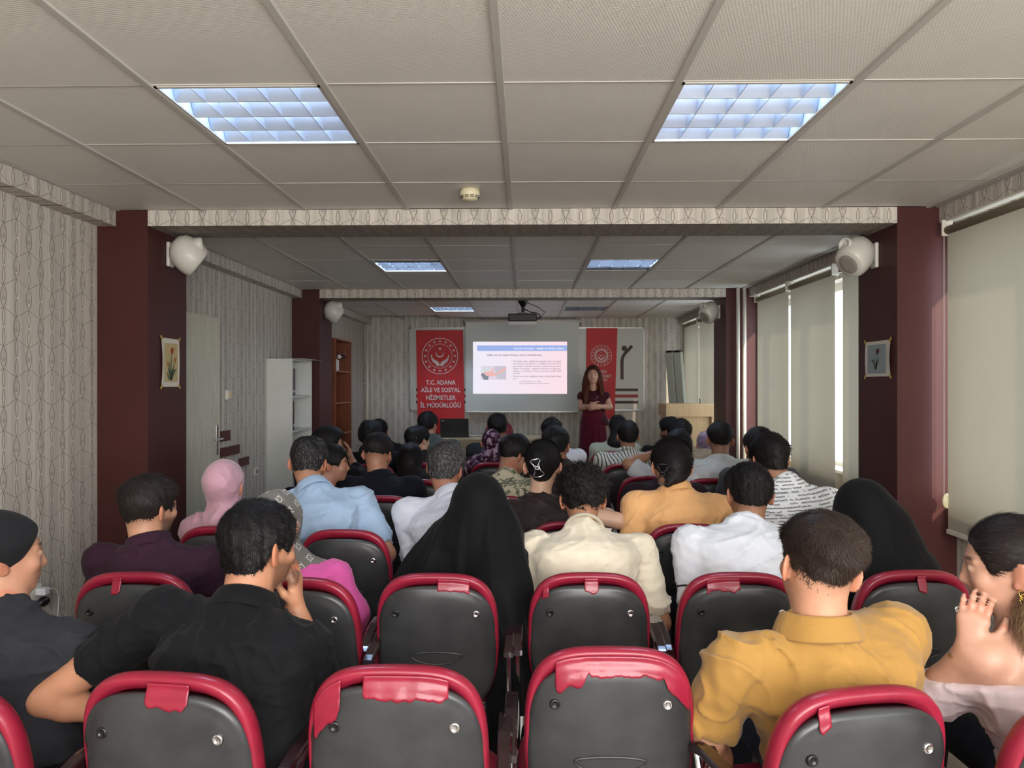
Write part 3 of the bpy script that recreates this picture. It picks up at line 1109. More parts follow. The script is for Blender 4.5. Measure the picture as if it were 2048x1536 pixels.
for k, ox in enumerate((-.062, .058)):
    b2 = B(ox - .056, ox + .057, -.04, .04, .02, L_, bev=.012)
    for v in b2.verts: v.co = (Matrix.Translation(Vector(bt)) @ q) @ v.co
    obj('case_rail', b2, Mat('pale_grey_enamel', (172, 178, 168), .4).m, t)
    b2 = B(ox - .045, ox + .045, -.042, .042, L_, L_ + .02, bev=.004)
    for v in b2.verts: v.co = (Matrix.Translation(Vector(bt)) @ q) @ v.co
    obj('end_cap', b2, M_black, t)

# ------------------------------------------------------------------ desk with laptop, red chair back behind it
YD = 9.95
t = empty('presenter_desk', (fx(975, YD), YD, 0), label='cream topped desk in front of the screen with the laptop on it', cat='desk')
M_dsk = Mat('cream_desk_top', (204, 190, 158), .4).vary(.05, 5, stretch=(1, 8, 8)).m
zt2 = fz(877, YD)
obj('desk_top', B(-.74, .74, 0, .68, zt2 - .03, zt2, bev=.004), M_dsk, t)
obj('modesty_panel', B(-.68, .68, .05, .07, .2, zt2 - .03), M_dsk, t)
for s in (-.71, .68):
    obj('side_panel', B(s, s + .03, .02, .66, 0, zt2 - .03), M_dsk, t)
lx = fx(909, YD + .15)
t2 = empty('laptop', (lx, YD + .17, zt2), label='open dark grey laptop on the left end of the desk, lid facing the audience', cat='laptop')
bl = B(-.2, .2, -.004, .004, 0, .262, bev=.003)
for v in bl.verts: v.co = Matrix.Rotation(math.radians(12), 3, 'X') @ v.co + Vector((0, -.005, .014))
M_lap = Mat('laptop_grey', (62, 62, 64), .4, metal=.4).m
obj('lid', bl, M_lap, t2)
obj('keyboard_base', B(-.2, .2, 0, .26, .0, .014, bev=.003), M_lap, t2)
obj('label_sticker', B(-.185, -.14, -.0575, -.0565, .235, .255), M_paper, t2)
bm = bmesh.new(); box(bm, -.03, .03, -.0385, -.0375, .15, .156)
obj('lid_mark', bm, Mat('lid_mark_grey', (120, 120, 122), .3).m, t2)
bm = bmesh.new()
tube(bm, [(.2, .1, .006), (.25, .05, .004), (.3, .12, .004), (.36, .1, .004), (.42, .2, .004)], .004, 6)
obj('laptop_cable', bm, M_black, None, smooth=True, label='black cable lying on the desk beside the laptop', cat='cable').location = (lx, YD + .17, zt2)
bm = bmesh.new(); box(bm, -.05, .05, -.03, .03, 0, .025, bev=.008)
obj('adapter', bm, M_white, None, label='small white adapter on the desk right of the laptop', cat='adapter').location = (fx(945, YD + .3), YD + .3, zt2)

# ------------------------------------------------------------------ bookcases on the left
def bookcase(name, label, xw, xf, ya, yb, ztop, shelves, ms, me_, back=None):
    t = empty(name, (xw, ya, 0), label=label, cat='bookcase')
    D, Wd = xf - xw, yb - ya
    obj('side_panel', B(0, D, 0, .018, 0, ztop, bev=.001), ms, t)
    obj('side_panel', B(0, D, Wd - .018, Wd, 0, ztop, bev=.001), ms, t)
    obj('back_panel', B(0, .006, .018, Wd - .018, .05, ztop - .018), back or ms, t)
    obj('top_panel', B(0, D, .018, Wd - .018, ztop - .018, ztop), me_, t)
    for z in shelves:
        obj('shelf', B(.006, D - .004, .018, Wd - .018, z - .018, z), me_, t)
    obj('plinth', B(.0, D - .02, .018, Wd - .018, 0, .05), ms, t)
    return t


def zz_at(py, Y): return CAMZ + (767 - py) * Y / F_PX
Ywa, Ywb = 6.95, 7.60
sh1 = [zz_at(790, 7.3), zz_at(857, 7.3), .72, .36, .08]
bookcase('white_bookcase', 'tall white bookcase with black binders against the left wall', XL, -2.26, Ywa, Ywb, zz_at(716, 6.95), sh1, M_whitewood, M_whitewood)
obj('top_sheet', B(XL + .01, -2.17, Ywa + .03, Ywb + .05, zz_at(716, 6.95) + .0005, zz_at(716, 6.95) + .005, rot=Matrix.Rotation(.02, 3, 'Z')), M_alu, None,
    label='thin board lying on top of the white bookcase', cat='board')
sh2 = [zz_at(741, 8.9), zz_at(803, 8.9), zz_at(864, 8.9), .55, .3, .08]
bookcase('brown_bookcase', 'tall brown wood bookcase standing behind the second left pillar', XL, -2.23, 8.45, 9.22, zz_at(674, 8.45), sh2, M_brownwood, M_bookcase_edge, M_brownwood)
random.seed(3)
M_bk = [Mat('binder_black', (28, 28, 31), .35).m, Mat('binder_blue', (56, 108, 124), .5).m, Mat('book_teal', (40, 128, 138), .5).m, Mat('book_red', (112, 26, 40), .5).m]


def books(shelf_z, y0, widths, heights, mats, xd, group, label, leanlast=0, cat='binder'):
    y = y0
    ORD = ['first', 'second', 'third', 'fourth', 'fifth', 'sixth']
    for i, (w, h, mt) in enumerate(zip(widths, heights, mats)):
        t = empty('ring_binder' if cat == 'binder' else 'book', (XL + .03, y + w / 2, shelf_z + .0005), label=label % ORD[i], cat=cat, group=group)
        bm = B(0, xd, -w / 2 + .001, w / 2 - .001, 0, h, bev=.002)
        obj('cover', bm, mt, t)
        obj('spine_label', B(xd, xd + .001, -w / 2 + .006, w / 2 - .006, h * .12, h * .2), M_paper if cat == 'binder' else mt, t)
        obj('page_block', B(.005, xd - .006, -w / 2 + .003, w / 2 - .003, h, h + .001), M_paper, t)
        y += w + .001


books(sh1[0], Ywa + .022, [.03, .034, .034, .034, .034], [.2, .27, .27, .27, .27], [M_bk[1], M_bk[0], M_bk[0], M_bk[0], M_bk[0]], .19, 'binders on the upper shelf', '%s binder from the left on the upper white shelf')
books(sh1[1], Ywa + .022, [.045, .045, .045], [.29, .29, .29], [M_bk[0]] * 3, .19, 'binders on the second shelf', '%s tall black binder from the left on the second white shelf')
books(sh1[2], Ywa + .022, [.03, .03, .03, .03], [.235, .24, .235, .25], [M_bk[2]] * 4, .18, 'teal books on the third shelf', '%s teal book from the left on the third white shelf', cat='book')
books(sh2[0], 8.48, [.06, .06, .06, .07, .06], [.13, .14, .135, .14, .13], [M_whitewood] * 5, .2, 'pale books on the brown shelf', '%s pale book from the left on the top brown shelf', cat='book')
M_fl = Mat('dried_flower_red', (92, 20, 44), .8).m
t = empty('dried_bouquet', (XL + .2, 8.62, sh2[0] + .145), label='dried bouquet lying on the pale books of the brown bookcase', cat='bouquet')
bm = bmesh.new()
for k in range(16):
    a = random.uniform(-.25, .25)
    cyl(bm, (random.uniform(-.02, .06), -.1, .01), (random.uniform(-.06, .08), .2 + random.uniform(0, .25), random.uniform(.0, .05)), .003, .002, n=5)
obj('twigs', bm, M_lf, t)
for k in range(7):
    bm = bmesh.new()
    bmesh.ops.create_icosphere(bm, subdivisions=2, radius=.028, matrix=Matrix.Translation((random.uniform(-.05, .06), random.uniform(-.08, .35), random.uniform(.02, .08))))
    obj('flower_head', bm, M_fl if k > 2 else M_paper, t, smooth=True)
t = empty('shoe_on_shelf', (XL + .2, 8.62, sh2[2] + .0005), label='black trainer with white sole on the lower brown shelf', cat='shoe')
obj('sole', B(-.12, .07, -.05, .05, 0, .022, bev=.008), M_white, t)
bm = bmesh.new()
bmesh.ops.create_uvsphere(bm, u_segments=16, v_segments=10, radius=.5, matrix=Matrix.Translation((-.03, 0, .05)) @ Matrix.Diagonal((.17, .09, .08, 1)))
obj('upper', bm, M_black, t, smooth=True)
# ------------------------------------------------------------------ conference chairs
m = Mat('burgundy_leatherette', (134, 26, 48), .36, spec=.45, coat=.12)
m.vary(.14, 7)
nz = m.noise(260, 2, .5)
m.bump(nz, .0006, .25)
M_leath = m.m
m = Mat('black_chair_shell', (47, 48, 49), .36, spec=.5)
m.vary(.18, 5, color2=(60, 61, 62))
nz = m.noise(420, 2, .5)
n2 = m.noise(6, 2, .5)
m.bump(nz * .5 + n2 * 3.0, .0010, .30)
M_shell = m.m
m = Mat('dark_brown_lacquered_wood', (38, 20, 22), .2, spec=.6, coat=.6)
M_arm = m.m
M_foam = Mat('torn_edge_thread', (150, 120, 116), .8).m

TILT = math.tan(math.radians(10))
SW, SH, SC = .196, .226, .612        # shell half width, half height, centre height


def outl(th, w, h):
    c, s = math.cos(th), math.sin(th)
    n = 4.0 if s > 0 else 3.0
    x = w * math.copysign(abs(c) ** (2 / n), c)
    z = h * math.copysign(abs(s) ** (2 / n), s)
    x *= 1 - .11 * max(0, -z / h) ** 1.6 - .035 * max(0, z / h) ** 2
    z += -.010 * (x / w) ** 2 if s > 0 else 0
    return x, z


def shell_y(x, z):
    """rear surface of the shell (towards -y = rear) in chair coordinates, before tilt"""
    zz = z - SC
    rr = (abs(x / SW) ** 3.2 + abs(zz / SH) ** 3.2) ** (1 / 3.2)
    y = -.020 * (1 - min(1, rr) ** 5) - .006
    y -= .010 * math.cos(x / SW * 1.4)
    # stepped lip along the upper edge
    e = (1 - rr) * SH
    if 0 < e < .022 and zz > 0: y += .004 * (1 - e / .022)
    # fluted ribs in the lower corners
    if zz < -.02:
        q = abs(x) + (zz + .02) * .55 - .100
        for k in (0, .020):
            d = q - k
            y -= .0035 * math.exp(-(d / .0035) ** 2) * min(1, max(0, (-zz - .02) / .05))
    return y


def tilt(v):
    return Vector((v[0], v[1] + (.86 - v[2]) * TILT, v[2]))


def radial(nr, nt, w, h, cz, yf):
    bm = bmesh.new()
    cv = bm.verts.new(tilt((0, yf(0, cz, 0), cz)))
    rings = []
    for i in range(1, nr + 1):
        r = (i / nr) ** .8
        ring = []
        for k in range(nt):
            x, z = outl(2 * PI * k / nt, w, h)
            ring.append(bm.verts.new(tilt((x * r, yf(x * r, cz + z * r, r), cz + z * r))))
        rings.append(ring)
    for k in range(nt):
        bm.faces.new((cv, rings[0][k], rings[0][(k + 1) % nt]))
    for a, b in zip(rings, rings[1:]):
        for k in range(nt):
            bm.faces.new((a[k], b[k], b[(k + 1) % nt], a[(k + 1) % nt]))
    return bm, cv, rings


def chair_parts(root, detail=True):
    nt = 72 if detail else 40
    # shell
    bm, cv, rings = radial(14 if detail else 8, nt, SW, SH, SC, lambda x, z, r: shell_y(x, z))
    last = rings[-1]
    rim = [bm.verts.new(v.co + Vector((0, .02, 0))) for v in last]
    for k in range(nt):
        bm.faces.new((last[k], rim[k], rim[(k + 1) % nt], last[(k + 1) % nt]))
    bm.faces.new(rim)
    bmesh.ops.recalc_face_normals(bm, faces=bm.faces)
    obj('back_shell', bm, M_shell, root, smooth=True)
    # cushion: full pillow, a bit larger than the shell, its rim showing behind
    prof = [(0, .075), (.35, .074), (.6, .070), (.8, .060), (.92, .046), (.975, .034), (1.0, .018), (1.0, .006), (.985, -.006), (.955, -.012), (.90, -.006), (.86, .004)]
    bm = bmesh.new()
    w, h, cz = SW + .009, SH + .022, SC + .016
    rings = []
    for r, y in prof[1:]:
        ring = []
        for k in range(nt):
            x, z = outl(2 * PI * k / nt, w, h)
            puff = 1 + .012 * math.sin(3 * x / w + 1)
            ring.append(bm.verts.new(tilt((x * r, y * puff + .006, cz + z * r))))
        rings.append(ring)
    cv = bm.verts.new(tilt((0, .082, cz)))
    for k in range(nt):
        bm.faces.new((cv, rings[0][k], rings[0][(k + 1) % nt]))
    for a, b in zip(rings, rings[1:]):
        for k in range(nt):
            bm.faces.new((a[k], b[k], b[(k + 1) % nt], a[(k + 1) % nt]))
    bmesh.ops.recalc_face_normals(bm, faces=bm.faces)
    obj('back_cushion', bm, M_leath, root, smooth=True)
    # bolts
    for s in (-1, 1):
        bm = bmesh.new()
        x, z = s * .132, .748
        p = tilt((x, shell_y(x, z) - .001, z))
        lathe(bm, [(.013, .004), (.013, -.0005), (.011, -.003), (.0075, -.0035), (.007, .000), (.0005, .001)] if False else [(.002, -.001), (.006, -.0005), (.0065, -.004), (.011, -.0035), (.0125, 0), (.0125, .004)], 16, Matrix.Translation(p) @ Matrix.Rotation(-PI / 2, 4, 'X'))
        obj('bolt', bm, M_chrome if s > 0 else M_black, root, smooth=True)
    # grip recess: raised lens shaped ridge
    pts = []
    for k in range(40):
        a = 2 * PI * k / 40
        x = .084 * math.cos(a)
        z = .606 + (.012 if a < PI else .030) * math.sin(a)
        pts.append(tilt((x, shell_y(x, z) - .0015, z)))
    bm = bmesh.new(); tube(bm, pts, .0034, 6, closed=True)
    gr = obj('grip_recess', bm, M_shell, root, smooth=True)
    # seat
    bm = bmesh.new()
    nu = 40
    for (rr, zz) in ():
        pass
    rings = []
    for r, z in ((.5, .472), (.85, .470), (.97, .458), (1.0, .438), (.98, .418)):
        rings.append([bm.verts.new((.225 * r * math.copysign(abs(math.cos(t)) ** .55, math.cos(t)), .33 + .22 * r * math.copysign(abs(math.sin(t)) ** .55, math.sin(t)), z - .015)) for t in [2 * PI * k / nu for k in range(nu)]])
    bm.faces.new(rings[0])
    for a, b in zip(rings, rings[1:]):
        for k in range(nu): bm.faces.new((a[k], b[k], b[(k + 1) % nu], a[(k + 1) % nu]))
    bm.faces.new(rings[-1][::-1])
    bmesh.ops.recalc_face_normals(bm, faces=bm.faces)
    obj('seat_cushion', bm, M_leath, root, smooth=True)
    obj('seat_shell', B(-.205, .205, .13, .53, .385, .404, bev=.008), M_shell, root)
    # back bracket
    bm = bmesh.new(); tube(bm, [(0, .12, .45), (0, .10, .42), (0, .13, .39), (0, .2, .375)], .022, 8)
    obj('back_bracket', bm, M_black, root, smooth=True)
    # armrests with chrome posts
    for s in (-1, 1):
        bm = bmesh.new()
        P = [(.0, .622), (.02, .632), (.08, .650), (.16, .662), (.24, .660), (.30, .646), (.335, .622)]
        n = len(P)
        prev = None
        for i, (y, z) in enumerate(P):
            hw = .0165 if i < 3 else .0175
            th = .022 if 0 < i < n - 1 else .018
            x = s * .238
            q = [bm.verts.new((x + a * hw, y, z + b)) for a, b in ((-1, -th + .004), (-1, -.004), (-.75, 0), (.75, 0), (1, -.004), (1, -th + .004), (.75, -th), (-.75, -th))]
            if prev:
                for k in range(8): bm.faces.new((prev[k], q[k], q[(k + 1) % 8], prev[(k + 1) % 8]))
            else: bm.faces.new(q)
            prev = q
        bm.faces.new(prev[::-1])
        bmesh.ops.recalc_face_normals(bm, faces=bm.faces)
        ar = obj('armrest', bm, M_arm, root)
        bm = bmesh.new()
        x = s * .238
        cyl(bm, (x, .035, .615), (x - s * .005, .17, .40), .008, n=10)
        cyl(bm, (x, .30, .63), (x - s * .005, .22, .40), .008, n=10)
        cyl(bm, (x, .02, .612), (x, .02, .03), .008, n=10)
        obj('arm_post', bm, M_chrome, ar, smooth=False)
    # legs
    for s in (-1, 1):
        for y0, y1 in ((.02, -.02), (.45, .52)):
            bm = bmesh.new()
            cyl(bm, (s * .225, y0 if y0 > .1 else .02, .40), (s * .232, y1 if y0 > .1 else .02, .012), .011, n=10)
            cyl(bm, (s * .232, y1 if y0 > .1 else .02, 0), (s * .232, y1 if y0 > .1 else .02, .012), .015, n=10)
            obj('leg', bm, M_chrome, root)
    bm = bmesh.new()
    for y in (.16, .46):
        cyl(bm, (-.222, y, .378), (.222, y, .378), .010, n=8)
    for s in (-1, 1): cyl(bm, (s * .222, .02, .378), (s * .222, .5, .378), .010, n=8)
    obj('seat_frame', bm, M_chrome, root)


def flap(root, seed, spec):
    """torn vinyl lapping over the top of the shell. spec: list of (x0, x1, drop)"""
    rnd = random.Random(seed)
    V, Q = [], []
    n = 90
    xs = np.linspace(-.185, .185, n)
    j = np.zeros(n)
    for k in range(n): j[k] = rnd.uniform(-1, 1)
    j = np.convolve(j, [.2, .3, .3, .2], 'same')
    rows = 10
    last = None
    for k, x in enumerate(xs):
        drop = 0
        for a, b, d in spec:
            if a < x < b: drop = max(drop, d * min(1, .25 + (x - a) / .010, .25 + (b - x) / .016))
        if drop < .003:
            last = None; continue
        drop = max(.003, drop + j[k] * .009)
        ze = SC + SH * (1 - abs(x / SW) ** 3.6) ** (1 / 3.6) - .006
        zt = ze + .030
        zb = ze - .004 - drop
        col = []
        for r in range(rows):
            z = zt + (zb - zt) * r / (rows - 1)
            up = min(1, max(0, (z - ze + .012) / .030))
            ys = shell_y(x * .96, min(z, ze - .008)) - .0035
            y = ys * (1 - up) + (-.0085) * up - .002 * math.sin(up * PI)
            wr = .0007 * math.sin(x * 120 + seed) * (r / rows) * (1 if drop > .012 else .3)
            col.append(len(V)); V.append(tuple(tilt((x, y - wr, z))))
        if last:
            for r in range(rows - 1): Q.append((last[r], last[r + 1], col[r + 1], col[r]))
        last = col
    me = mesh_np('torn_vinyl_edge', V, Q)
    o = obj('torn_vinyl_edge', me, M_leath, root)
    md = o.modifiers.new('thickness', 'SOLIDIFY'); md.thickness = .0018; md.offset = 1
    return o


def seat(label, cx_px, cy_px, w=0, Y=None, X=None, rz=0.0, torn=None, seed=1, proto=None, group='burgundy chairs of the audience'):
    pass


CH_HI = empty('conference_chair', (0, 0, 0)); chair_parts(CH_HI, True)
CH_LO = empty('conference_chair', (0, 0, 0)); chair_parts(CH_LO, False)
used_hi = [False]; used_lo = [False]


def place_chair(X, Y, rz=0.0, label='', torn=None, seed=1, hi=True, tip=0.0):
    """Y = plane of the top rear edge of the backrest"""
    src, fl = (CH_HI, used_hi) if hi else (CH_LO, used_lo)
    if not fl[0]:
        r = src; fl[0] = True
    else:
        r = bpy.data.objects.new('conference_chair', None); COL.objects.link(r)
        r.empty_display_size = .1
        for ch in src_children[hi]:
            copy_tree(ch, r)
    if hi not in src_children:
        src_children[hi] = list(src.children)
    r.location = (X, Y, 0)
    r.rotation_euler = (0, 0, rz)
    r['label'] = label; r['category'] = 'chair'; r['group'] = 'burgundy and black chairs of the audience'
    if torn is not None: flap(r, seed, torn)
    return r


src_children = {}


def rowY(py): return (CAMZ - .885) * F_PX / (py - 767)
def colX(px, Y): return W(px, 767, Y)[0]


CHAIRS = [
    # label, px centre, py top, rz, torn, seed
    ('empty near chair second from the left, torn at its upper left corner', 790, 1328, 0.0, [(-.185, -.115, .050), (-.07, .12, .016)], 1),
    ('empty near chair in the middle, red vinyl torn over its left bolt', 1222, 1288, 0.0, [(-.135, -.055, .034), (-.055, .125, .009), (.125, .19, .03)], 2),
    ('near chair behind the man in the black polo shirt', 322, 1346, -.10, [(-.03, .07, .014), (.09, .14, .0)], 3),
    ('near chair behind the man in the mustard polo shirt', 1738, 1365, .20, [(-.12, -.09, .014)], 4),
    ('near chair cut off by the left edge, behind the black head wrap', -165, 1372, -.05, [(.0, .1, .01)], 5),
    ('near chair cut off by the right edge, behind the woman with a pony tail', 2225, 1385, .12, None, 6),
    ('chair behind the man in the dark purple shirt', 262, 1143, .03, [(-.06, -.025, .022)], 7),
    ('chair behind the woman in the monogram scarf', 590, 1152, -.08, None, 8),
    ('chair behind the woman in the long black chador in the middle', 872, 1143, 0.0, [(.0, .12, .004)], 9),
    ('chair behind the curly haired man in the cream top', 1180, 1140, 0.0, [(-.02, .03, .012), (-.16, -.13, .008)], 10),
    ('chair behind the man in the white t-shirt with a black sleeve line', 1482, 1138, .0, [(-.12, .0, .006)], 11),
    ('chair behind the woman in the black chador by the right wall', 1835, 1132, .06, [(-.01, .025, .018)], 12),
    ('chair behind the woman in the pink satin hijab', 438, 1050, 0, None, 13),
    ('chair behind the man in the light blue polo shirt', 686, 1056, -.04, None, 14),
    ('chair behind the grey haired man in white', 918, 1062, 0, None, 15),
    ('chair behind the woman in the dark brown top', 1143, 1038, 0, None, 16),
    ('chair behind the woman in the orange blouse', 1380, 1042, 0, None, 17),
    ('chair behind the man in the white shirt with script print', 1625, 1045, 0, None, 18),
    ('chair behind the young person in profile by the left wall', 598, 986, 0, None, 19),
    ('chair behind the man in the dark navy t-shirt', 762, 988, 0, None, 20),
    ('chair behind the man in the floral shirt', 1000, 988, 0, None, 21),
    ('chair behind the short haired man in the dark brown t-shirt', 1136, 988, 0, None, 22),
    ('chair behind the person in the dark plum top', 1320, 986, 0, None, 23),
    ('chair behind the dark haired head beside the script shirt', 1508, 986, 0, None, 24),
]
CHF = [
    ('chair behind the bearded man with a hand at his face', 668, 952, 25),
    ('chair behind the woman with long loose dark hair', 832, 955, 26),
    ('chair behind the man in white with his hand on his head', 1296, 947, 28),
    ('chair behind the big man in the pale t-shirt', 1424, 952, 29),
    ('far chair behind the dark haired man in black on the left', 740, 925, 30),
    ('far chair behind the woman with a hair clip and bare nape', 862, 922, 31),
    ('far chair behind the purple patterned hijab', 988, 921, 32),
    ('far chair behind the head with the jewelled band', 1132, 925, 33),
    ('far chair behind the man in the striped shirt', 1253, 923, 34),
    ('far chair behind the woman in pale lace', 1390, 923, 35),
    ('farthest chair behind the black hijab on the left', 775, 900, 36),
    ('farthest chair behind the man in the grey green shirt', 885, 900, 37),
    ('farthest chair behind the man in front of the desk', 990, 900, 38),
    ('farthest chair behind the woman in the mint blouse', 1222, 899, 39),
    ('farthest chair behind the bearded man in black', 1335, 900, 40),
    ('farthest chair behind the lilac hijab by the lectern', 1430, 905, 41),
]
for lb, cx, py, rz, torn, seed in CHAIRS:
    Y = rowY(py)
    place_chair(colX(cx, Y), Y, rz, lb, torn, seed, hi=True)
for lb, cx, py, seed in CHF:
    Y = rowY(py)
    place_chair(colX(cx, Y), Y, 0, lb, None, seed, hi=False)
for src, fl in ((CH_HI, used_hi), (CH_LO, used_lo)): assert fl[0]
# the presenter's chair behind the desk
r = bpy.data.objects.new('presenter_chair', None); COL.objects.link(r)
for ch in src_children[False]: copy_tree(ch, r)
for ch in list(r.children):
    if ch.name.startswith('back_shell'): pass
r.location = (fx(998, 10.75), 10.83, .06); r.rotation_euler = (0, 0, PI)
r['label'] = 'burgundy chair standing behind the desk below the screen'; r['category'] = 'chair'
r.scale = (1.05, 1, 1.07); r.location.z = 0
# ------------------------------------------------------------------ signed distance field modeller for people
def v3(*a): return np.array(a, float)


def smin(a, b, k):
    h = np.maximum(k - np.abs(a - b), 0) / k
    return np.minimum(a, b) - h * h * k * .25


def rotm(yaw, pitch, roll):
    cy, sy = math.cos(yaw), math.sin(yaw)
    cp, sp = math.cos(-pitch), math.sin(-pitch)
    cr, sr = math.cos(roll), math.sin(roll)
    Rz = np.array([[cy, -sy, 0], [sy, cy, 0], [0, 0, 1]])
    Rx = np.array([[1, 0, 0], [0, cp, -sp], [0, sp, cp]])
    Ry = np.array([[cr, 0, sr], [0, 1, 0], [-sr, 0, cr]])
    return Rz @ Rx @ Ry


class Field:
    def __init__(s):
        s.pr = []

    def add(s, f, lo, hi, k=.02, op='u'):
        s.pr.append((op, f, np.array(lo, float), np.array(hi, float), k))

    def rc(s, a, b, r1, r2=None, k=.02, op='u'):
        r2 = r1 if r2 is None else r2
        a = np.array(a, float); b = np.array(b, float)
        ba = b - a; bb = max(ba @ ba, 1e-9); rm = max(r1, r2)

        def f(x, y, z):
            px, py, pz = x - a[0], y - a[1], z - a[2]
            h = np.clip((px * ba[0] + py * ba[1] + pz * ba[2]) / bb, 0, 1)
            return np.sqrt((px - h * ba[0]) ** 2 + (py - h * ba[1]) ** 2 + (pz - h * ba[2]) ** 2) - (r1 + h * (r2 - r1))
        s.add(f, np.minimum(a, b) - rm, np.maximum(a, b) + rm, k, op)

    def chain(s, pts, rs, k=.015, op='u'):
        for i in range(len(pts) - 1):
            s.rc(pts[i], pts[i + 1], rs[i], rs[i + 1], k, op)

    def el(s, c, r, R=None, k=.02, op='u'):
        c = np.array(c, float); r = np.array(r, float)
        R = np.eye(3) if R is None else R
        ext = np.sqrt(((R * r) ** 2).sum(1))

        def f(x, y, z):
            px, py, pz = x - c[0], y - c[1], z - c[2]
            q = [px * R[0, i] + py * R[1, i] + pz * R[2, i] for i in range(3)]
            k0 = np.sqrt((q[0] / r[0]) ** 2 + (q[1] / r[1]) ** 2 + (q[2] / r[2]) ** 2)
            k1 = np.sqrt((q[0] / r[0] ** 2) ** 2 + (q[1] / r[1] ** 2) ** 2 + (q[2] / r[2] ** 2) ** 2)
            return k0 * (k0 - 1) / np.maximum(k1, 1e-6)
        s.add(f, c - ext, c + ext, k, op)

    def loft(s, o, t, side, L, ts, wx, wy, off=0.0, k=.03, oy=None, cap=.02, p=2.0, op='u'):
        """elliptic sections along axis t from o; side = local x"""
        o = np.array(o, float); t = np.array(t, float)
        side = side - t * (side @ t); side = side / np.linalg.norm(side)
        fw = np.cross(t, side)
        wx = np.array(wx, float) + off; wy = np.array(wy, float) + off
        ts = np.array(ts, float)
        oy = np.zeros(len(ts)) if oy is None else np.array(oy, float)
        m = max(wx.max(), wy.max()) + abs(oy).max()
        e0 = o + t * ts[0] * L; e1 = o + t * ts[-1] * L

        def f(x, y, z):
            px, py, pz = x - o[0], y - o[1], z - o[2]
            h = px * t[0] + py * t[1] + pz * t[2]
            a = px * side[0] + py * side[1] + pz * side[2]
            b = px * fw[0] + py * fw[1] + pz * fw[2]
            u = h / L
            W_ = np.interp(u, ts, wx); D_ = np.interp(u, ts, wy); O_ = np.interp(u, ts, oy)
            b = b - O_
            rho = (np.abs(a / W_) ** p + np.abs(b / D_) ** p) ** (1 / p) + 1e-6
            m_ = np.sqrt(a * a + b * b)
            d = m_ - m_ / rho
            dz = np.maximum(ts[0] * L - h, h - ts[-1] * L)
            return smin2(d, dz, cap)
        s.add(f, np.minimum(e0, e1) - m, np.maximum(e0, e1) + m, k, op)

    def half(s, pt, n, k=.01):
        """cut away the side the normal points to"""
        pt = np.array(pt, float); n = np.array(n, float) / np.linalg.norm(n)
        s.pr.append(('i', lambda x, y, z: (x - pt[0]) * n[0] + (y - pt[1]) * n[1] + (z - pt[2]) * n[2], None, None, k))

    def disp(s, f):
        s.pr.append(('d', f, None, None, 0))

    def surf(s, h, pad=.03, zmin=None):
        us = [p for p in s.pr if p[0] == 'u']
        lo = np.min([p[2] for p in us], 0) - pad
        hi = np.max([p[3] for p in us], 0) + pad
        if zmin is not None: lo[2] = max(lo[2], zmin)
        n = np.maximum(((hi - lo) / h).astype(int) + 2, 4)
        ax = [lo[i] + h * np.arange(n[i]) for i in range(3)]
        D = np.full(n, 1.0, np.float32)
        for op, f, a, b, k in s.pr:
            if op in ('u', 's'):
                m = k + 2.5 * h
                i0 = np.clip(((a - m - lo) / h).astype(int), 0, n); i1 = np.clip(((b + m - lo) / h).astype(int) + 2, 0, n)
                if (i1 <= i0).any(): continue
                sl = tuple(slice(i0[q], i1[q]) for q in range(3))
                x = ax[0][sl[0]][:, None, None]; y = ax[1][sl[1]][None, :, None]; z = ax[2][sl[2]][None, None, :]
                v = f(x, y, z)
                if op == 'u': D[sl] = smin(D[sl], v, k)
                else: D[sl] = -smin(-D[sl], v, k)
            else:
                band = np.abs(D) < .06
                ii = np.nonzero(band)
                x, y, z = ax[0][ii[0]], ax[1][ii[1]], ax[2][ii[2]]
                v = f(x, y, z)
                if op == 'i':
                    D[ii] = -smin(-D[ii], -v, k)
                    # far interior points on the cut side
                    inn = D < -.05
                    jj = np.nonzero(inn)
                    if len(jj[0]):
                        D[jj] = np.maximum(D[jj], f(ax[0][jj[0]], ax[1][jj[1]], ax[2][jj[2]]))
                else: D[ii] = D[ii] + v
        D[0] = D[-1] = 1; D[:, 0] = D[:, -1] = 1; D[:, :, 0] = D[:, :, -1] = 1
        return nets(D, lo, h)


def smin2(a, b, k):
    return -smin(-a, -b, k)


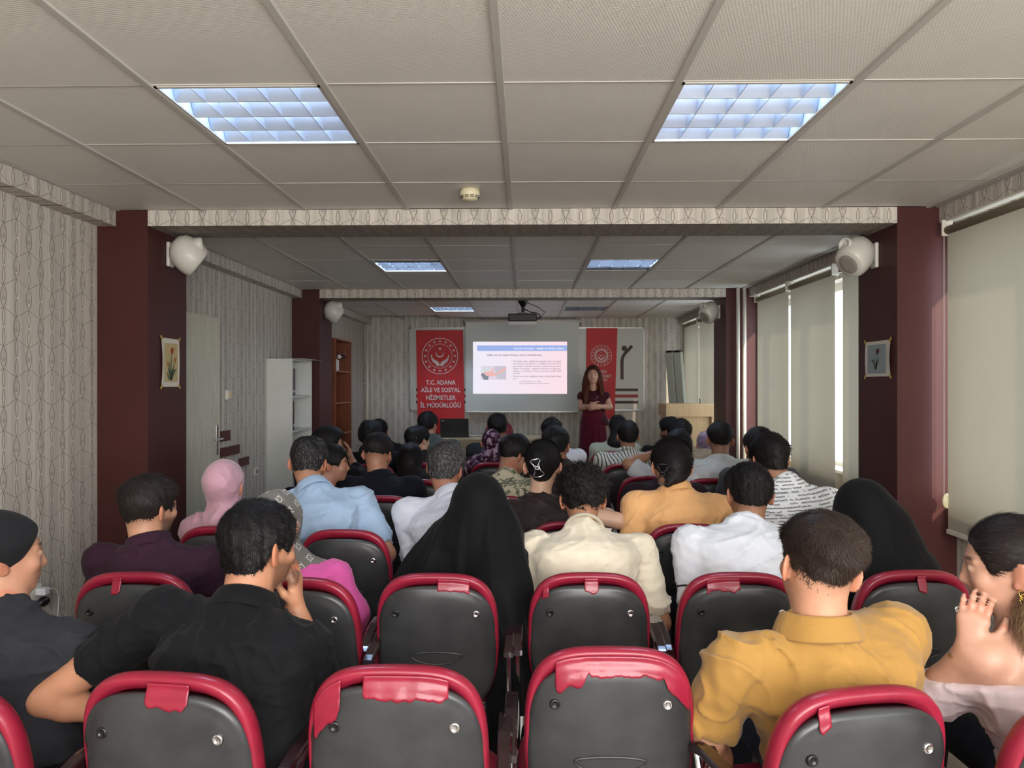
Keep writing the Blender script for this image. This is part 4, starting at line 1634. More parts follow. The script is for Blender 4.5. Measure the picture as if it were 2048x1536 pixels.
def nets(D, lo, h):
    S = D < 0
    n = np.array(D.shape)
    c = np.zeros(tuple(n - 1), np.int8)
    for i in (0, 1):
        for j in (0, 1):
            for k in (0, 1):
                c += S[i:n[0] - 1 + i, j:n[1] - 1 + j, k:n[2] - 1 + k]
    act = (c > 0) & (c < 8)
    I = np.nonzero(act)
    idx = np.full(act.shape, -1, np.int32)
    idx[I] = np.arange(len(I[0]))
    cor = [(i, j, k) for i in (0, 1) for j in (0, 1) for k in (0, 1)]
    val = {q: D[I[0] + q[0], I[1] + q[1], I[2] + q[2]] for q in cor}
    acc = np.zeros((len(I[0]), 3)); cnt = np.zeros(len(I[0]))
    for a in cor:
        for ax_ in range(3):
            if a[ax_]: continue
            b = list(a); b[ax_] = 1; b = tuple(b)
            va, vb = val[a], val[b]
            m = (va < 0) != (vb < 0)
            t = np.where(m, va / np.where(m, va - vb, 1), 0)
            for q in range(3):
                acc[:, q] += m * (a[q] + (t if q == ax_ else 0))
            cnt += m
    V = (np.stack(I, 1) + acc / cnt[:, None]) * h + lo
    Q = []
    for ax_ in range(3):
        o1, o2 = [(1, 2), (2, 0), (0, 1)][ax_]
        sa = [slice(1, -1)] * 3; sb = [slice(1, -1)] * 3
        sa[ax_] = slice(0, n[ax_] - 1); sb[ax_] = slice(1, n[ax_])
        A, Bq = S[tuple(sa)], S[tuple(sb)]
        diff = A != Bq
        E = np.array(np.nonzero(diff))
        E[o1] += 1; E[o2] += 1
        inside = A[diff]
        def cell(d1, d2):
            q = E.copy(); q[o1] -= d1; q[o2] -= d2
            return idx[q[0], q[1], q[2]]
        q = np.stack([cell(1, 1), cell(0, 1), cell(0, 0), cell(1, 0)], 1)
        q[~inside] = q[~inside][:, ::-1]
        Q.append(q)
    Q = np.concatenate(Q)
    Q = Q[(Q >= 0).all(1)]
    return V, Q


def sines(seed, n, f0, f1, stretch=(1, 1, 1)):
    r = np.random.RandomState(seed)
    d = r.normal(size=(n, 3)); d /= np.linalg.norm(d, axis=1)[:, None]
    fr = r.uniform(f0, f1, n)[:, None]
    return d * fr * np.array(stretch) * 2 * PI, r.uniform(0, 6.28, n)


def noise_fn(seed, f0, f1, n=6, stretch=(1, 1, 1)):
    w, ph = sines(seed, n, f0, f1, stretch)

    def f(x, y, z):
        v = 0
        for i in range(n):
            v = v + np.sin(x * w[i, 0] + y * w[i, 1] + z * w[i, 2] + ph[i])
        return v / math.sqrt(n)
    return f


def fold_fn(seed, amp, f0=5, f1=11, stretch=(1, 1, 1)):
    """cloth folds: domain warped ridges"""
    a = noise_fn(seed, f0 * .4, f0, 4, stretch)
    b = noise_fn(seed + 5, f0, f1, 4, stretch)

    def f(x, y, z):
        q = a(x, y, z)
        w = b(x + .02 * q, y, z + .02 * q)
        rdg = np.maximum(0, 1 - np.abs(w) * 1.3)
        return -amp * (rdg ** 1.6 * 1.1 - .25) * (.55 + .45 * np.tanh(q * 1.5)) + amp * .2 * q
    return f


SKIN_M = {}


def skin_mat(rgb):
    if rgb in SKIN_M: return SKIN_M[rgb]
    m = Mat('skin', rgb, .48, spec=.4)
    at = m.n('ShaderNodeAttribute'); at.attribute_name = 'Col'
    nz = m.noise(28, 4, .6)
    n2 = m.n('ShaderNodeMix', data_type='RGBA', blend_type='MULTIPLY')
    n2.inputs[0].default_value = 1
    m.L(at.outputs['Color'], n2.inputs[6])
    c = m.mix(((nz - .3) * 2.5).max(0.0).min(1.0), (.88, .86, .85, 1), (1, 1, 1, 1))
    m.L(c, n2.inputs[7])
    m.base(n2.outputs[2])
    m.b.inputs['Subsurface Weight'].default_value = .08
    m.b.inputs['Subsurface Radius'].default_value = (.012, .005, .003)
    m.bump_noise(900, .0003, .25)
    SKIN_M[rgb] = m.m
    return m.m


HAIR_M = {}


def hair_mat(rgb, strands=False, rough=.62):
    key = (rgb, strands)
    if key in HAIR_M: return HAIR_M[key]
    m = Mat('hair_strand_fibre' if strands else 'hair', rgb, rough, spec=.22)
    if not strands:
        nz = m.noise(60, 4, .7, stretch=(3, 3, .35))
        m.base(m.mix(((nz - .35) * 3.3).max(0.0).min(1.0), tuple(v * .45 for v in m.color[:3]) + (1,), tuple(v * 1.5 for v in m.color[:3]) + (1,)))
        m.bump(nz, .004, .55)
    HAIR_M[key] = m.m
    return m.m


def cloth_mat(name, rgb, rough=.85, weave=700, sheen=.15, vary=.06, bump=.35):
    if max(rgb) < 60: sheen = min(sheen, .03)
    m = Mat(name, rgb, rough, spec=.15, sheen=sheen)
    m.vary(vary, 9)
    nz = m.noise(weave, 2, .5)
    wr = m.n('ShaderNodeTexNoise', Scale=9.0, Detail=3.0, Roughness=.5, Distortion=1.6)
    m.L(m.coords('Object'), wr.inputs['Vector'])
    wv = ((NV(m.nt, wr.outputs['Fac']) - .5).abs() * 2.2).min(1.0)
    m.bump(nz * .05 + wv, .006, bump * (.45 if max(rgb) < 60 else .9))
    return m


def add_col(me, cols):
    at = me.color_attributes.new('Col', 'FLOAT_COLOR', 'POINT')
    a = np.ones((len(me.vertices), 4), np.float32); a[:, :3] = cols
    at.data.foreach_set('color', a.ravel())


def nrm(v): return np.asarray(v, float) / np.linalg.norm(v)


DEF_HAIR = dict(kind='short', top=.015, side=.0055, neck=-.052, fade=.030, col=(24, 20, 19), amp=.003, seed=1, front=.055)


def head_prims(F, H, R, s, N, female=False, face=True, nr=.056):
    def P(x, y, z): return H + R @ (v3(x, y, z) * s)
    F.el(P(0, -.012, .030), v3(.076, .097, .087) * s, R, .02)
    F.el(P(0, .018, -.02), v3(.066, .078, .075) * s, R, .03)
    F.el(P(0, .034, -.062), v3(.050, .052, .046) * s, R, .03)
    if face:
        F.rc(P(0, .088, .006), P(0, .103, -.028), .008 * s, .0125 * s, .014)
        F.rc(P(-.011, .092, -.034), P(.011, .092, -.034), .008 * s, k=.01)
        for q in (-1, 1):
            F.rc(P(q * .012, .086, .024), P(q * .045, .072, .022), .008 * s, k=.012)
            F.el(P(q * .031, .094, .004), v3(.016, .013, .010) * s, R, .010, 's')
            F.el(P(q * .031, .080, .004), v3(.0135, .0125, .0115) * s, R, .004)
            F.el(P(q * .042, .064, -.025), v3(.022, .02, .02) * s, R, .02)
        F.el(P(0, .086, -.056), v3(.024, .012, .0065) * s, R, .006)
        F.el(P(0, .085, -.067), v3(.020, .012, .006) * s, R, .006)
        F.el(P(0, .070, -.090), v3(.022, .018, .016) * s, R, .02)
    # neck
    F.rc(P(0, -.030, -.045), N + v3(0, 0, -.01), nr * s * (.86 if female else 1.0), (nr + .006) * s * (.86 if female else 1), .03)
    F.rc(P(0, -.005, -.060), N + R @ v3(0, .035, -.02), .042 * s, .045 * s, .03)


def ears(F, H, R, s, h):
    for q in (-1, 1):
        a = rotm(q * .62, 0, 0) @ rotm(0, -.15, 0)
        Re = R @ a
        c = H + R @ (v3(q * .085, -.016, -.012) * s)
        F.el(c, v3(max(.0068, h * .8 / s), .021, .035) * s, Re, .006)
        if h < .006:
            F.el(H + R @ (v3(q * .090, .002, -.004) * s), v3(.006, .010, .018) * s, Re, .004, 's')
            F.el(H + R @ (v3(q * .079, -.004, -.034) * s), v3(.006, .009, .010) * s, Re, .006)


def hand_prims(F, Wr, d, pn, s=1.0, curl=.5, side=1, spread=1.0, vk=.006):
    """Wr wrist, d direction of the fingers, pn palm normal (towards the palm side), side: thumb side sign"""
    d = nrm(d); pn = nrm(pn - d * (pn @ d)); t = np.cross(d, pn) * side
    for q, L in ((-1.4, .082), (-.45, .088), (.45, .086), (1.35, .080)):
        F.rc(Wr + t * q * .006 * s, Wr + d * L * s + t * q * .0195 * s, .016 * s, .0125 * s, .016)
    for i, (q, L, r) in enumerate(((-1.4, .062, .0078), (-.47, .075, .0086), (.47, .080, .0088), (1.38, .073, .0088))):
        p = Wr + d * (.080 + .004 * (i in (1, 2))) * s + t * q * .0195 * s * spread
        ang = 0
        seg = (L * .45, L * .32, L * .25)
        r0 = r * s
        for k, sl in enumerate(seg):
            ang += curl * (.6, .9, .6)[k] * (1 + .12 * (i - 1))
            dd = d * math.cos(ang) + pn * math.sin(ang) + t * q * .05 * spread
            n = p + nrm(dd) * sl * s
            F.rc(p, n, r0, r0 * .9, vk)
            p = n; r0 *= .9
    b = Wr + d * .025 * s + t * .022 * s
    m = b + (d * .55 + t * .75 + pn * .35) * .040 * s
    e = m + (d * .85 + t * .40 + pn * .40) * .034 * s
    f = e + (d * .9 + t * .1 + pn * .4) * .026 * s
    F.rc(b, m, .016 * s, .012 * s, .012); F.rc(m, e, .0105 * s, .0095 * s, vk); F.rc(e, f, .0095 * s, .0085 * s, vk)


PEOPLE = []


def person(label, head, yaw=0, pitch=0.15, roll=0, s=1.0, female=False, N=None, dN=(0, -.035, -.165), tw=0.0, tilt_=0.0, sw=None, sws=None, hip=None,
           shirt=None, skin=(196, 140, 108), hair=None, arms=None, h=.008, beard=None, collar=None, legs=True, trousers=(30, 32, 40),
           stand=False, build=1.0, sleeve=.55, bottom=None, extra=None, top='shirt', drape=None, fat=1.0, name='person', fade_skin=None, shdrop=.062, hunch=0.0, face=True, eyes=False, neck_r=.056):
    """head: (px, py, Y) of the head centre. angles in radians; yaw + turns to the photo's left."""
    H = W(*head)
    R = rotm(yaw, pitch, roll)
    s = s * (.94 if female else 1.0)
    bodyyaw = PI if stand else 0.0
    Rb = rotm(bodyyaw + tw, 0, 0)
    N = H + Rb @ v3(*dN) * s if N is None else W(*N)
    side = rotm(bodyyaw + tw, 0, tilt_) @ v3(1, 0, 0)
    if hip is None: hipp = v3(N[0] + (H[0] - N[0]) * -.3, N[1] - .02 + .05, .52)
    else: hipp = v3(*hip)
    ax_t = nrm(N - hipp); L = np.linalg.norm(N - hipp)
    sw = (.168 if female else .195) * build if sw is None else sw
    fwd = np.cross(ax_t, side)
    sws = sws or {-1: sw, 1: sw}
    SH = {q: N + side * q * sws[q] - ax_t * shdrop + fwd * (.01 + hunch) for q in (-1, 1)}
    f = build
    ts = [0, .12, .35, .60, .78, .88, .95, 1.02]
    if female:
        wx = [.175, .170, .130, .145, .155, .125, .080, .052]
        wy = [.115, .115, .090, .105, .105, .090, .070, .050]
    else:
        wx = [.168, .165, .150, .172, .185, .150, .098, .060]
        wy = [.115, .118, .108, .118, .115, .100, .078, .056]
    wx = [a * f for a in wx]; wy = [a * f * fat for a in wy]
    wx[-1] /= f; wy[-1] /= f
    oy = [0, 0, -.0, -.01 - hunch * .2, -.012 - hunch * .5, -.008 - hunch * .3, 0, 0]

    def torso(F, off, k=.03, lo=0, hi=8):
        F.loft(hipp, ax_t, side, L, ts[lo:hi], wx[lo:hi], wy[lo:hi], off, k, oy[lo:hi], p=2.3)
        for q in (-1, 1):
            F.rc(N - ax_t * .060 + side * q * .04, SH[q] - side * q * .005, .050 * f + off, .050 * f + off, .06)

    # arms: joints per side
    ja = {}
    for q in (-1, 1):
        a = (arms or {}).get(q)
        ul, fl_ = .285 * s, .245 * s
        if a is None:
            E = SH[q] + nrm(side * q * .16 - v3(0, 0, 1) * .93 + Rb @ v3(0, .33, 0)) * ul
            Wr = E + nrm(-side * q * .45 + Rb @ v3(0, .85, 0) - v3(0, 0, .12)) * fl_
            ja[q] = (E, Wr, nrm(Wr - E), v3(0, 0, -1), .35)
        else:
            E = W(*a[0]); Wr = W(*a[1])
            hd = nrm(np.array(a[2], float)) if len(a) > 2 and a[2] is not None else nrm(Wr - E)
            pn = np.array(a[3], float) if len(a) > 3 else v3(0, 0, -1)
            ja[q] = (E, Wr, hd, pn, a[4] if len(a) > 4 else .4)
    am = .86 if female else 1.0
    am *= f ** .6

    def upper(F, q, off, t1=1.0, k=.035, flare=0):
        E = ja[q][0]
        e = SH[q] + (E - SH[q]) * t1
        F.rc(SH[q], e, .052 * am + off, (.052 + (.041 - .052) * t1) * am + off + flare, k)

    # ---- skin body: one continuous mesh
    F = Field()
    head_prims(F, H, R, s, N, female, face, neck_r)
    ears(F, H, R, s, h)
    torso(F, -.006)
    for q in (-1, 1):
        E, Wr, hd, pn, cu = ja[q]
        upper(F, q, 0)
        F.rc(E, E + (Wr - E) * .35, .041 * am, .040 * am, .02)
        F.rc(E + (Wr - E) * .35, Wr, .040 * am, .027 * am, .02)
        hand_prims(F, Wr, hd, pn, s * (.92 if female else 1), cu, side=q)
    if stand:
        for q in (-1, 1):
            F.rc(hipp + side * q * .085, hipp + side * q * .075 - v3(0, 0, .45), .075, .05, .04)
            F.rc(hipp + side * q * .075 - v3(0, 0, .45), v3(hipp[0], hipp[1], .1) + side * q * .07, .05, .036, .03)
    V, Q = F.surf(h, zmin=.30 if not stand else None)
    me = mesh_np(name, V, Q)
    q_ = (V - H) @ R / s
    base = np.array(lin(skin)[:3]); cols = np.repeat(base[None], len(V), 0)
    hr = dict(DEF_HAIR); hr.update(hair or {})
    hc = np.array(lin(hr['col'])[:3])

    def blend(mask, c, w=1.0):
        m_ = np.clip(mask, 0, 1)[:, None] * w
        cols[:] = cols * (1 - m_) + np.asarray(c) * m_
    rr = np.linalg.norm(q_[:, :], axis=1)
    inhead = (rr < .16)
    # ruddier ears, nose, lips
    blend(((np.abs(q_[:, 0]) > .076) & inhead) * .5, base * np.array((1.12, .72, .66)))
    lipm = np.exp(-((q_[:, 0] / .022) ** 4)) * np.exp(-(((q_[:, 2] + .0615) / .0085) ** 4)) * (q_[:, 1] > .07) * inhead
    blend(lipm, base * np.array((.85, .48, .48)), .8)
    for e in (-1, 1):
        brow = np.exp(-(((q_[:, 0] - e * .031) / .02) ** 4)) * np.exp(-(((q_[:, 2] - .028) / .0048) ** 4)) * (q_[:, 1] > .05) * inhead
        blend(brow, hc, .85)
        eye = np.exp(-(((q_[:, 0] - e * .031) / .0125) ** 4)) * np.exp(-(((q_[:, 2] - .004) / .0055) ** 4)) * (q_[:, 1] > .06) * inhead
        blend(eye, (.5, .46, .42), .75)
        iris = np.exp(-(((q_[:, 0] - e * .031) / .006) ** 4)) * np.exp(-(((q_[:, 2] - .004) / .006) ** 4)) * (q_[:, 1] > .06) * inhead
        blend(iris, (.03, .018, .012), .95)
    if beard:
        bm_ = np.clip((-.022 - q_[:, 2]) / .02, 0, 1) * np.clip((q_[:, 1] + .01) / .02, 0, 1) * np.clip((q_[:, 2] + .125) / .02, 0, 1) * inhead
        blend(bm_ * (1 - lipm), hc, beard)
    if hr['kind'] in ('short', 'curly'):
        zb = hair_bound(q_[:, 0], q_[:, 1], hr)
        st = np.clip(1 - (zb + hr['fade'] * .7 - q_[:, 2]) / (hr['fade'] * 1.1 + .008), 0, 1) * (q_[:, 1] < .05) * inhead * (q_[:, 2] > -.12)
        blend(st * (np.abs(q_[:, 0]) < .081), hc, hr.get('stub', .55))
    add_col(me, cols)
    root = obj(name, me, skin_mat(skin), None, label=label, cat='person')
    PEOPLE.append((label, root, H, R, s))

    # ---- clothing
    Ft = Field()
    torso(Ft, .013, lo=0)
    slv = sleeve if isinstance(sleeve, dict) else {-1: sleeve, 1: sleeve}
    for q in (-1, 1):
        if slv[q] <= 0: continue
        E, Wr = ja[q][0], ja[q][1]
        if slv[q] <= 1:
            upper(Ft, q, .013, slv[q], .03, .006)
        else:
            upper(Ft, q, .013, 1, .03, 0)
            e = E + (Wr - E) * (slv[q] - 1)
            Ft.rc(E, e, .041 * am + .013, .034 * am + .013, .03)
    nd_ = nrm(H + R @ v3(0, -.02, -.06) * s - N)
    nr_ = neck_r * s * (.86 if female else 1)
    if not shirt or not shirt.get('open'):
        Ft.rc(N - ax_t * .06, N - nd_ * .006, .080, nr_ + .016, .04)
    if drape: drape(Ft, locals())
    shirt = dict(shirt or {})
    fa = shirt.get('fold', .006)
    Ft.disp(fold_fn(abs(hash_(label)) % 1000, fa * 1.3, 4, 9, shirt.get('stretch', (1, 1, 1))))
    if h < .009: Ft.disp(fold_fn(abs(hash_(label)) % 991, fa * .55, 9, 17, (1, 1, 1)))
    ff = noise_fn(abs(hash_(label)) % 777, 14, 26, 5, (1, 1, 1))
    Ft.disp(lambda x, y, z: ff(x, y, z) * fa * .10)
    for q in (-1, 1):     # clean sleeve hems
        if 0 < slv[q] <= 1:
            E = ja[q][0]
            e = SH[q] + (E - SH[q]) * (slv[q] * 1.0)
            d = nrm(E - SH[q])
            bigr = .12
            cc = e + d * (bigr + .022)
            Ft.el(cc, (bigr, bigr, bigr), None, .006, 's') if a_clear(cc, hipp, ax_t, bigr, f) else Ft.rc(e + d * .055, e + d * .15, .052, .06, .006, 's')
    V, Q = Ft.surf(h * 1.05, zmin=.42 if not stand else None)
    mt = shirt['mat'] if 'mat' in shirt else cloth_mat('shirt_cloth', shirt.get('col', (60, 60, 60))).m
    sme = mesh_np(top, V, Q)
    so = obj(top, sme, mt, root)
    if collar:
        make_collar(root, N, R, H, ax_t, side, s, collar, mt, neck_r)
    # ---- trousers and shoes
    if legs and not stand:
        FL = Field()
        yf = v3(0, 1, 0)
        c0 = v3(hipp[0], hipp[1] + .01, .52)
        FL.el(c0, (.175 * f, .13, .09), None, .05)
        for q in (-1, 1):
            hp = c0 + v3(q * .09, .02, -.005); kn = hp + v3(q * .05, .40, .0); an = kn + v3(0, .04, -.42)
            FL.rc(hp, kn, .082, .060, .04); FL.rc(kn, an, .058, .040, .03)
        V, Q = FL.surf(.016)
        tm = cloth_mat('trouser_cloth', trousers, .9).m if not isinstance(trousers, bpy.types.Material) else trousers
        obj('trousers', mesh_np('trousers', V, Q), tm, root)
        for q in (-1, 1):
            an = c0 + v3(q * .14, .46, -.425)
            Fs = Field(); Fs.el((an[0], an[1] + .05, .045), (.045, .125, .042), None, .02); Fs.el((an[0], an[1] - .02, .07), (.038, .055, .05), None, .02)
            Fs.half((0, 0, .004), (0, 0, -1), .004)
            V, Q = Fs.surf(.012)
            obj('shoe', mesh_np('shoe', V, Q), M_black, root)
    # ---- hair
    if hr['kind'] != 'none':
        make_hair(root, H, R, s, N, hr, h, female)
    ctx = dict(root=root, H=H, R=R, s=s, N=N, SH=SH, side=side, ax=ax_t, fwd=fwd, h=h, mt=mt, ja=ja)
    if extra: extra(ctx)
    return ctx


def hash_(s_):
    v = 7
    for c in s_: v = (v * 31 + ord(c)) % 100003
    return v


def a_clear(cc, hipp, ax_t, r, f):
    d = cc - hipp
    d = d - ax_t * (d @ ax_t)
    return np.linalg.norm(d) > r + .20 * f


def hair_bound(x, y, hr):
    """lower edge of the hair in head coordinates as a function of y (back to front)"""
    f = hr['front']
    nk = hr['neck']
    return np.interp(y, [-.12, -.055, -.040, -.022, .020, .045, .058, .075, .12], [nk, nk, nk + .012, -.010, .004, -.012, .030, f, f + .02]) + np.where(y < -.04, (np.abs(x) / .07) ** 2 * .012, 0)


def make_hair(root, H, R, s, N, hr, h, female):
    F = Field()
    F.el(H + R @ (v3(0, -.012, .030) * s), v3(.076, .097, .087) * s, R, .02)
    F.el(H + R @ (v3(0, .018, -.02) * s), v3(.066, .078, .075) * s, R, .03)
    F.rc(H + R @ (v3(0, -.030, -.045) * s), N, .056 * s * (.86 if female else 1), .056 * s, .03)
    T, Sd, fade = hr['top'], hr['side'], hr['fade']
    cr = hr.get('crown', (0, -.05, .11))

    def thick(x, y, z):
        px, py, pz = x - H[0], y - H[1], z - H[2]
        a = (px * R[0, 0] + py * R[1, 0] + pz * R[2, 0]) / s
        b = (px * R[0, 1] + py * R[1, 1] + pz * R[2, 1]) / s
        c = (px * R[0, 2] + py * R[1, 2] + pz * R[2, 2]) / s
        zb = hair_bound(a, b, hr)
        e = np.clip((c - zb) / fade, -1, 1)
        w = np.clip((c + .01) / .09, 0, 1)
        w = w * w * (3 - 2 * w)
        tt = Sd + (T - Sd) * w
        q = np.clip(hr.get('quiff', 0) * np.clip((b - .0) / .08, 0, 1) * w, 0, 1) * .02
        return -(tt + q) * np.where(e > 0, np.clip(e, 0, 1) ** .75, e * 1.5) * s + .002 * (e < 0)
    F.disp(thick)
    if hr['kind'] == 'curly':
        n1 = noise_fn(hr['seed'], 38, 62, 7); n2 = noise_fn(hr['seed'] + 3, 12, 18, 4)
        F.disp(lambda x, y, z: -hr['amp'] * (np.abs(n1(x, y, z)) * 1.0 - .5) - hr['amp'] * .5 * n2(x, y, z))
    else:
        n1 = noise_fn(hr['seed'], 22, 60, 6, (1, 1, .4)); n2 = noise_fn(hr['seed'] + 3, 7, 12, 4)
        F.disp(lambda x, y, z: -hr['amp'] * .5 * n1(x, y, z) - hr['amp'] * n2(x, y, z) * .8)
    if 'add' in hr: hr['add'](F, H, R, s, N)
    V, Q = F.surf(h, pad=.045)
    m = hair_mat(hr['col'])
    me = mesh_np('hair', V, Q)
    o = obj('hair', me, m, root)
    n = hr.get('strands', 3500)
    if n:
        sme = strands(V, Q, H, R, s, n, hr)
        st = obj('hair_strands', sme, hair_mat(hr['col'], True, .5), o, kind='stuff')
        if hr.get('grey'):
            st.data.materials.append(hair_mat((120, 118, 116), True, .5))
            mi = (np.random.RandomState(4).rand(n) < hr['grey']).astype(np.int32)
            k = len(st.data.polygons) // n
            st.data.polygons.foreach_set('material_index', np.repeat(mi, k)[:len(st.data.polygons)])
    return o


def strands(V, Q, H, R, s, n, hr):
    r = np.random.RandomState(hr['seed'] + 11)
    q = (V - H) @ R / s
    zb = hair_bound(q[:, 0], q[:, 1], hr)
    e = (q[:, 2] - zb) / hr['fade']
    ok = np.nonzero((e > -.45) & (np.random.RandomState(1).rand(len(e)) < np.clip(1.15 + e * 1.1, .08, 1)) & (np.linalg.norm(q, axis=1) < .20))[0]
    if len(ok) == 0: ok = np.arange(len(V))
    P0, P1, P2 = V[Q[:, 0]], V[Q[:, 1]], V[Q[:, 2]]
    fn = np.cross(P1 - P0, P2 - P0)
    vn = np.zeros_like(V)
    for k in range(4): np.add.at(vn, Q[:, k], fn)
    vn /= np.linalg.norm(vn, axis=1)[:, None] + 1e-12
    pick = r.choice(ok, n)
    p = V[pick] + r.normal(0, .002, (n, 3)); nn = vn[pick]
    crown = H + R @ (v3(*hr.get('crown', (0, -.05, .11))) * s)
    d = p - crown
    sw_ = np.cross(np.repeat((R @ v3(0, 0, 1))[None], n, 0), d)
    d = d + sw_ * hr.get('swirl', .35)
    d += r.normal(0, .25, (n, 3)) * np.linalg.norm(d, axis=1)[:, None] * hr.get('mess', .5)
    d -= nn * (d * nn).sum(1)[:, None]
    d /= np.linalg.norm(d, axis=1)[:, None] + 1e-9
    ee = np.clip(e[pick] + .2, 0, 1)
    L = (hr.get('slen', .018) * (.22 + .78 * np.clip(ee - .1, 0, 1)) * r.uniform(.6, 1.25, n))[:, None]
    lift = hr.get('lift', .30)
    sd = np.cross(d, nn); w = hr.get('sw', .0007)
    pts = [p - nn * .002]
    cur = p.copy()
    for k in range(3):
        t = (k + 1) / 3
        dd = d + nn * lift * (1 - t) - nn * .10 * t * hr.get('hug', 1) + r.normal(0, .10, (n, 3)) * hr.get('mess', .5)
        cur = cur + dd * L / 3
        pts.append(cur.copy())
    ws = [w, w, w * .7, w * .15]
    vs = []
    for k in range(4):
        vs.append(pts[k] - sd * ws[k]); vs.append(pts[k] + sd * ws[k])
    VV = np.stack(vs, 1).reshape(-1, 3)
    b = np.arange(n)[:, None] * 8
    QQ = np.concatenate([b + np.array([[0, 1, 3, 2]]), b + np.array([[2, 3, 5, 4]]), b + np.array([[4, 5, 7, 6]])], 1).reshape(-1, 4)
    return mesh_np('hair_strands', VV, QQ, True)


def make_collar(root, N, R, H, ax, side, s, kind, mt, neck_r):
    nd = nrm(H + R @ v3(0, -.02, -.06) * s - N)
    fw = np.cross(nd, side); sd = np.cross(fw, nd)
    a, b = (neck_r + .018) * s, (neck_r + .023) * s
    col = kind.get('mat', mt)
    prof = {'crew': [(0.012, -.016), (.010, -.004), (.007, .006), (.003, .012), (-.002, .012), (-.003, .004), (-.001, -.012)],
            'polo': [(.030, -.026), (.0335, -.028), (.034, -.022), (.020, .010), (.010, .030), (.005, .036), (-.001, .034), (-.002, .020), (.002, -.014), (.008, -.020)],
            'stand': [(.012, -.018), (.011, .004), (.008, .022), (.003, .027), (-.002, .022), (-.001, -.01)],
            'band': [(.018, -.020), (.016, -.006), (.010, .004), (.004, .008), (-.002, .006), (0, -.012)]}[kind.get('type', 'crew')]
    sc_ = kind.get('scale', 1.0)
    nt = 48
    P = np.zeros((nt, len(prof) + 1, 3))
    drop = kind.get('drop', .020)
    for i in range(nt):
        t = 2 * PI * i / nt
        c, sn = math.cos(t), math.sin(t)
        front = max(0, sn) ** 2
        wv = 1 + .02 * math.sin(5 * t)
        for j, (r, z) in enumerate(prof + prof[:1]):
            rr = r * sc_
            cx = (a + rr) * c * wv; cy = (b + rr) * sn + .008
            # shoulders fall away at the sides, front opening lower
            zz = z * sc_ + .028 + kind.get('up', 0) - drop * c * c * (1 if z < .0 else .35) * .5 - front * (.030 + drop * .5)
            P[i, j] = N + sd * cx + fw * cy + nd * zz
    o = obj('collar', grid_mesh('collar', P, closed_u=True), col, root)
    return o


def lock(name, pts, rad, n, col, parent, seed=1, w=.0007, wave=.004, taper=.5, seg=10, mat=None, flat=1.0, kind='stuff'):
    """a bundle of hair following a smooth path"""
    r = np.random.RandomState(seed)
    P = np.array(pts, float)
    for _ in range(2):
        P = np.vstack([P[:1]] + [np.vstack([a * .75 + b * .25, a * .25 + b * .75]) for a, b in zip(P, P[1:])] + [P[-1:]])
    cum = np.r_[0, np.cumsum(np.linalg.norm(np.diff(P, axis=0), axis=1))]; cum /= cum[-1]
    rad = np.array(rad, float); rt = np.linspace(0, 1, len(rad))
    a = r.uniform(0, 2 * PI, n); q = np.sqrt(r.uniform(.15, 1, n)); ln = r.uniform(1 - taper, 1.0, n); ph = r.uniform(0, 6.28, n); wa = wave * r.uniform(.4, 1.6, n)
    vs = []
    for k in range(seg + 1):
        t = ln * k / seg
        c = np.stack([np.interp(t, cum, P[:, i]) for i in range(3)], 1)
        rr = np.interp(t, rt, rad) * q
        ww = w * (1 - .8 * (k / seg) ** 3)
        off = np.stack([np.cos(a) * rr + wa * np.sin(t * 22 + ph), np.sin(a) * rr * flat, np.sin(a * 3) * .003], 1)
        tang = np.stack([-np.sin(a), np.cos(a), np.zeros(n)], 1) * ww
        vs += [c + off - tang, c + off + tang]
    VV = np.stack(vs, 1).reshape(-1, 3)
    b = np.arange(n)[:, None] * (2 * (seg + 1))
    QQ = np.concatenate([b + np.array([[2 * k, 2 * k + 1, 2 * k + 3, 2 * k + 2]]) for k in range(seg)], 1).reshape(-1, 4)
    return obj(name, mesh_np(name, VV, QQ), mat or hair_mat(col, True, .4), parent, kind=kind)


def hijab(mat, size=1.0, back=.0, cape=1.0, fold=.006, face=True, tight=False, seed=1, shape=None, name='hijab'):
    def ex(c):
        H, R, s, N, SH, ax, fw, side = (c[k] for k in ('H', 'R', 's', 'N', 'SH', 'ax', 'fwd', 'side'))
        P = lambda x, y, z: H + R @ (v3(x, y, z) * s)
        F = Field()
        F.el(P(0, -.020 - back * .5, .022), v3(.089, .112 + back, .106) * s * size, R, .03)
        F.el(P(0, .02, -.045), v3(.072, .078, .075) * s, R, .03)
        F.rc(P(0, -.025, -.06), N + fw * .01, .068 * s, .074, .03)
        if cape:
            for q in (-1, 1):
                F.rc(N - ax * .01, N + (SH[q] - N) * .72 * cape + v3(0, 0, .012), .070, .052, .04)
                F.rc(N - ax * .04 + fw * .06, SH[q] * .5 + N * .5 - ax * .12 + fw * .08, .07, .05, .04)
            F.rc(N - ax * .02 - fw * .02, N - ax * .13 * cape - fw * .045, .075, .075, .05)
        if shape: shape(F, c, P)
        F.disp(fold_fn(seed, fold * 1.2, 4, 10, (1, 1, .5)))
        F.disp(fold_fn(seed + 2, fold * .5, 10, 18, (1, 1, .5)))
        if face: F.el(P(0, .125, -.008), v3(.056, .075, .078) * s, R, .012, 's')
        V, Q = F.surf(min(c['h'] * .95, .0065))
        o = obj(name, mesh_np(name, V, Q), mat, c['root'])
        c['hij'] = o
    return ex
# ------------------------------------------------------------------ the audience
def C(name, rgb, **k): return cloth_mat(name, rgb, **k).m


BLK = (20, 18, 18)
DUP = v3(0, 0, -1)

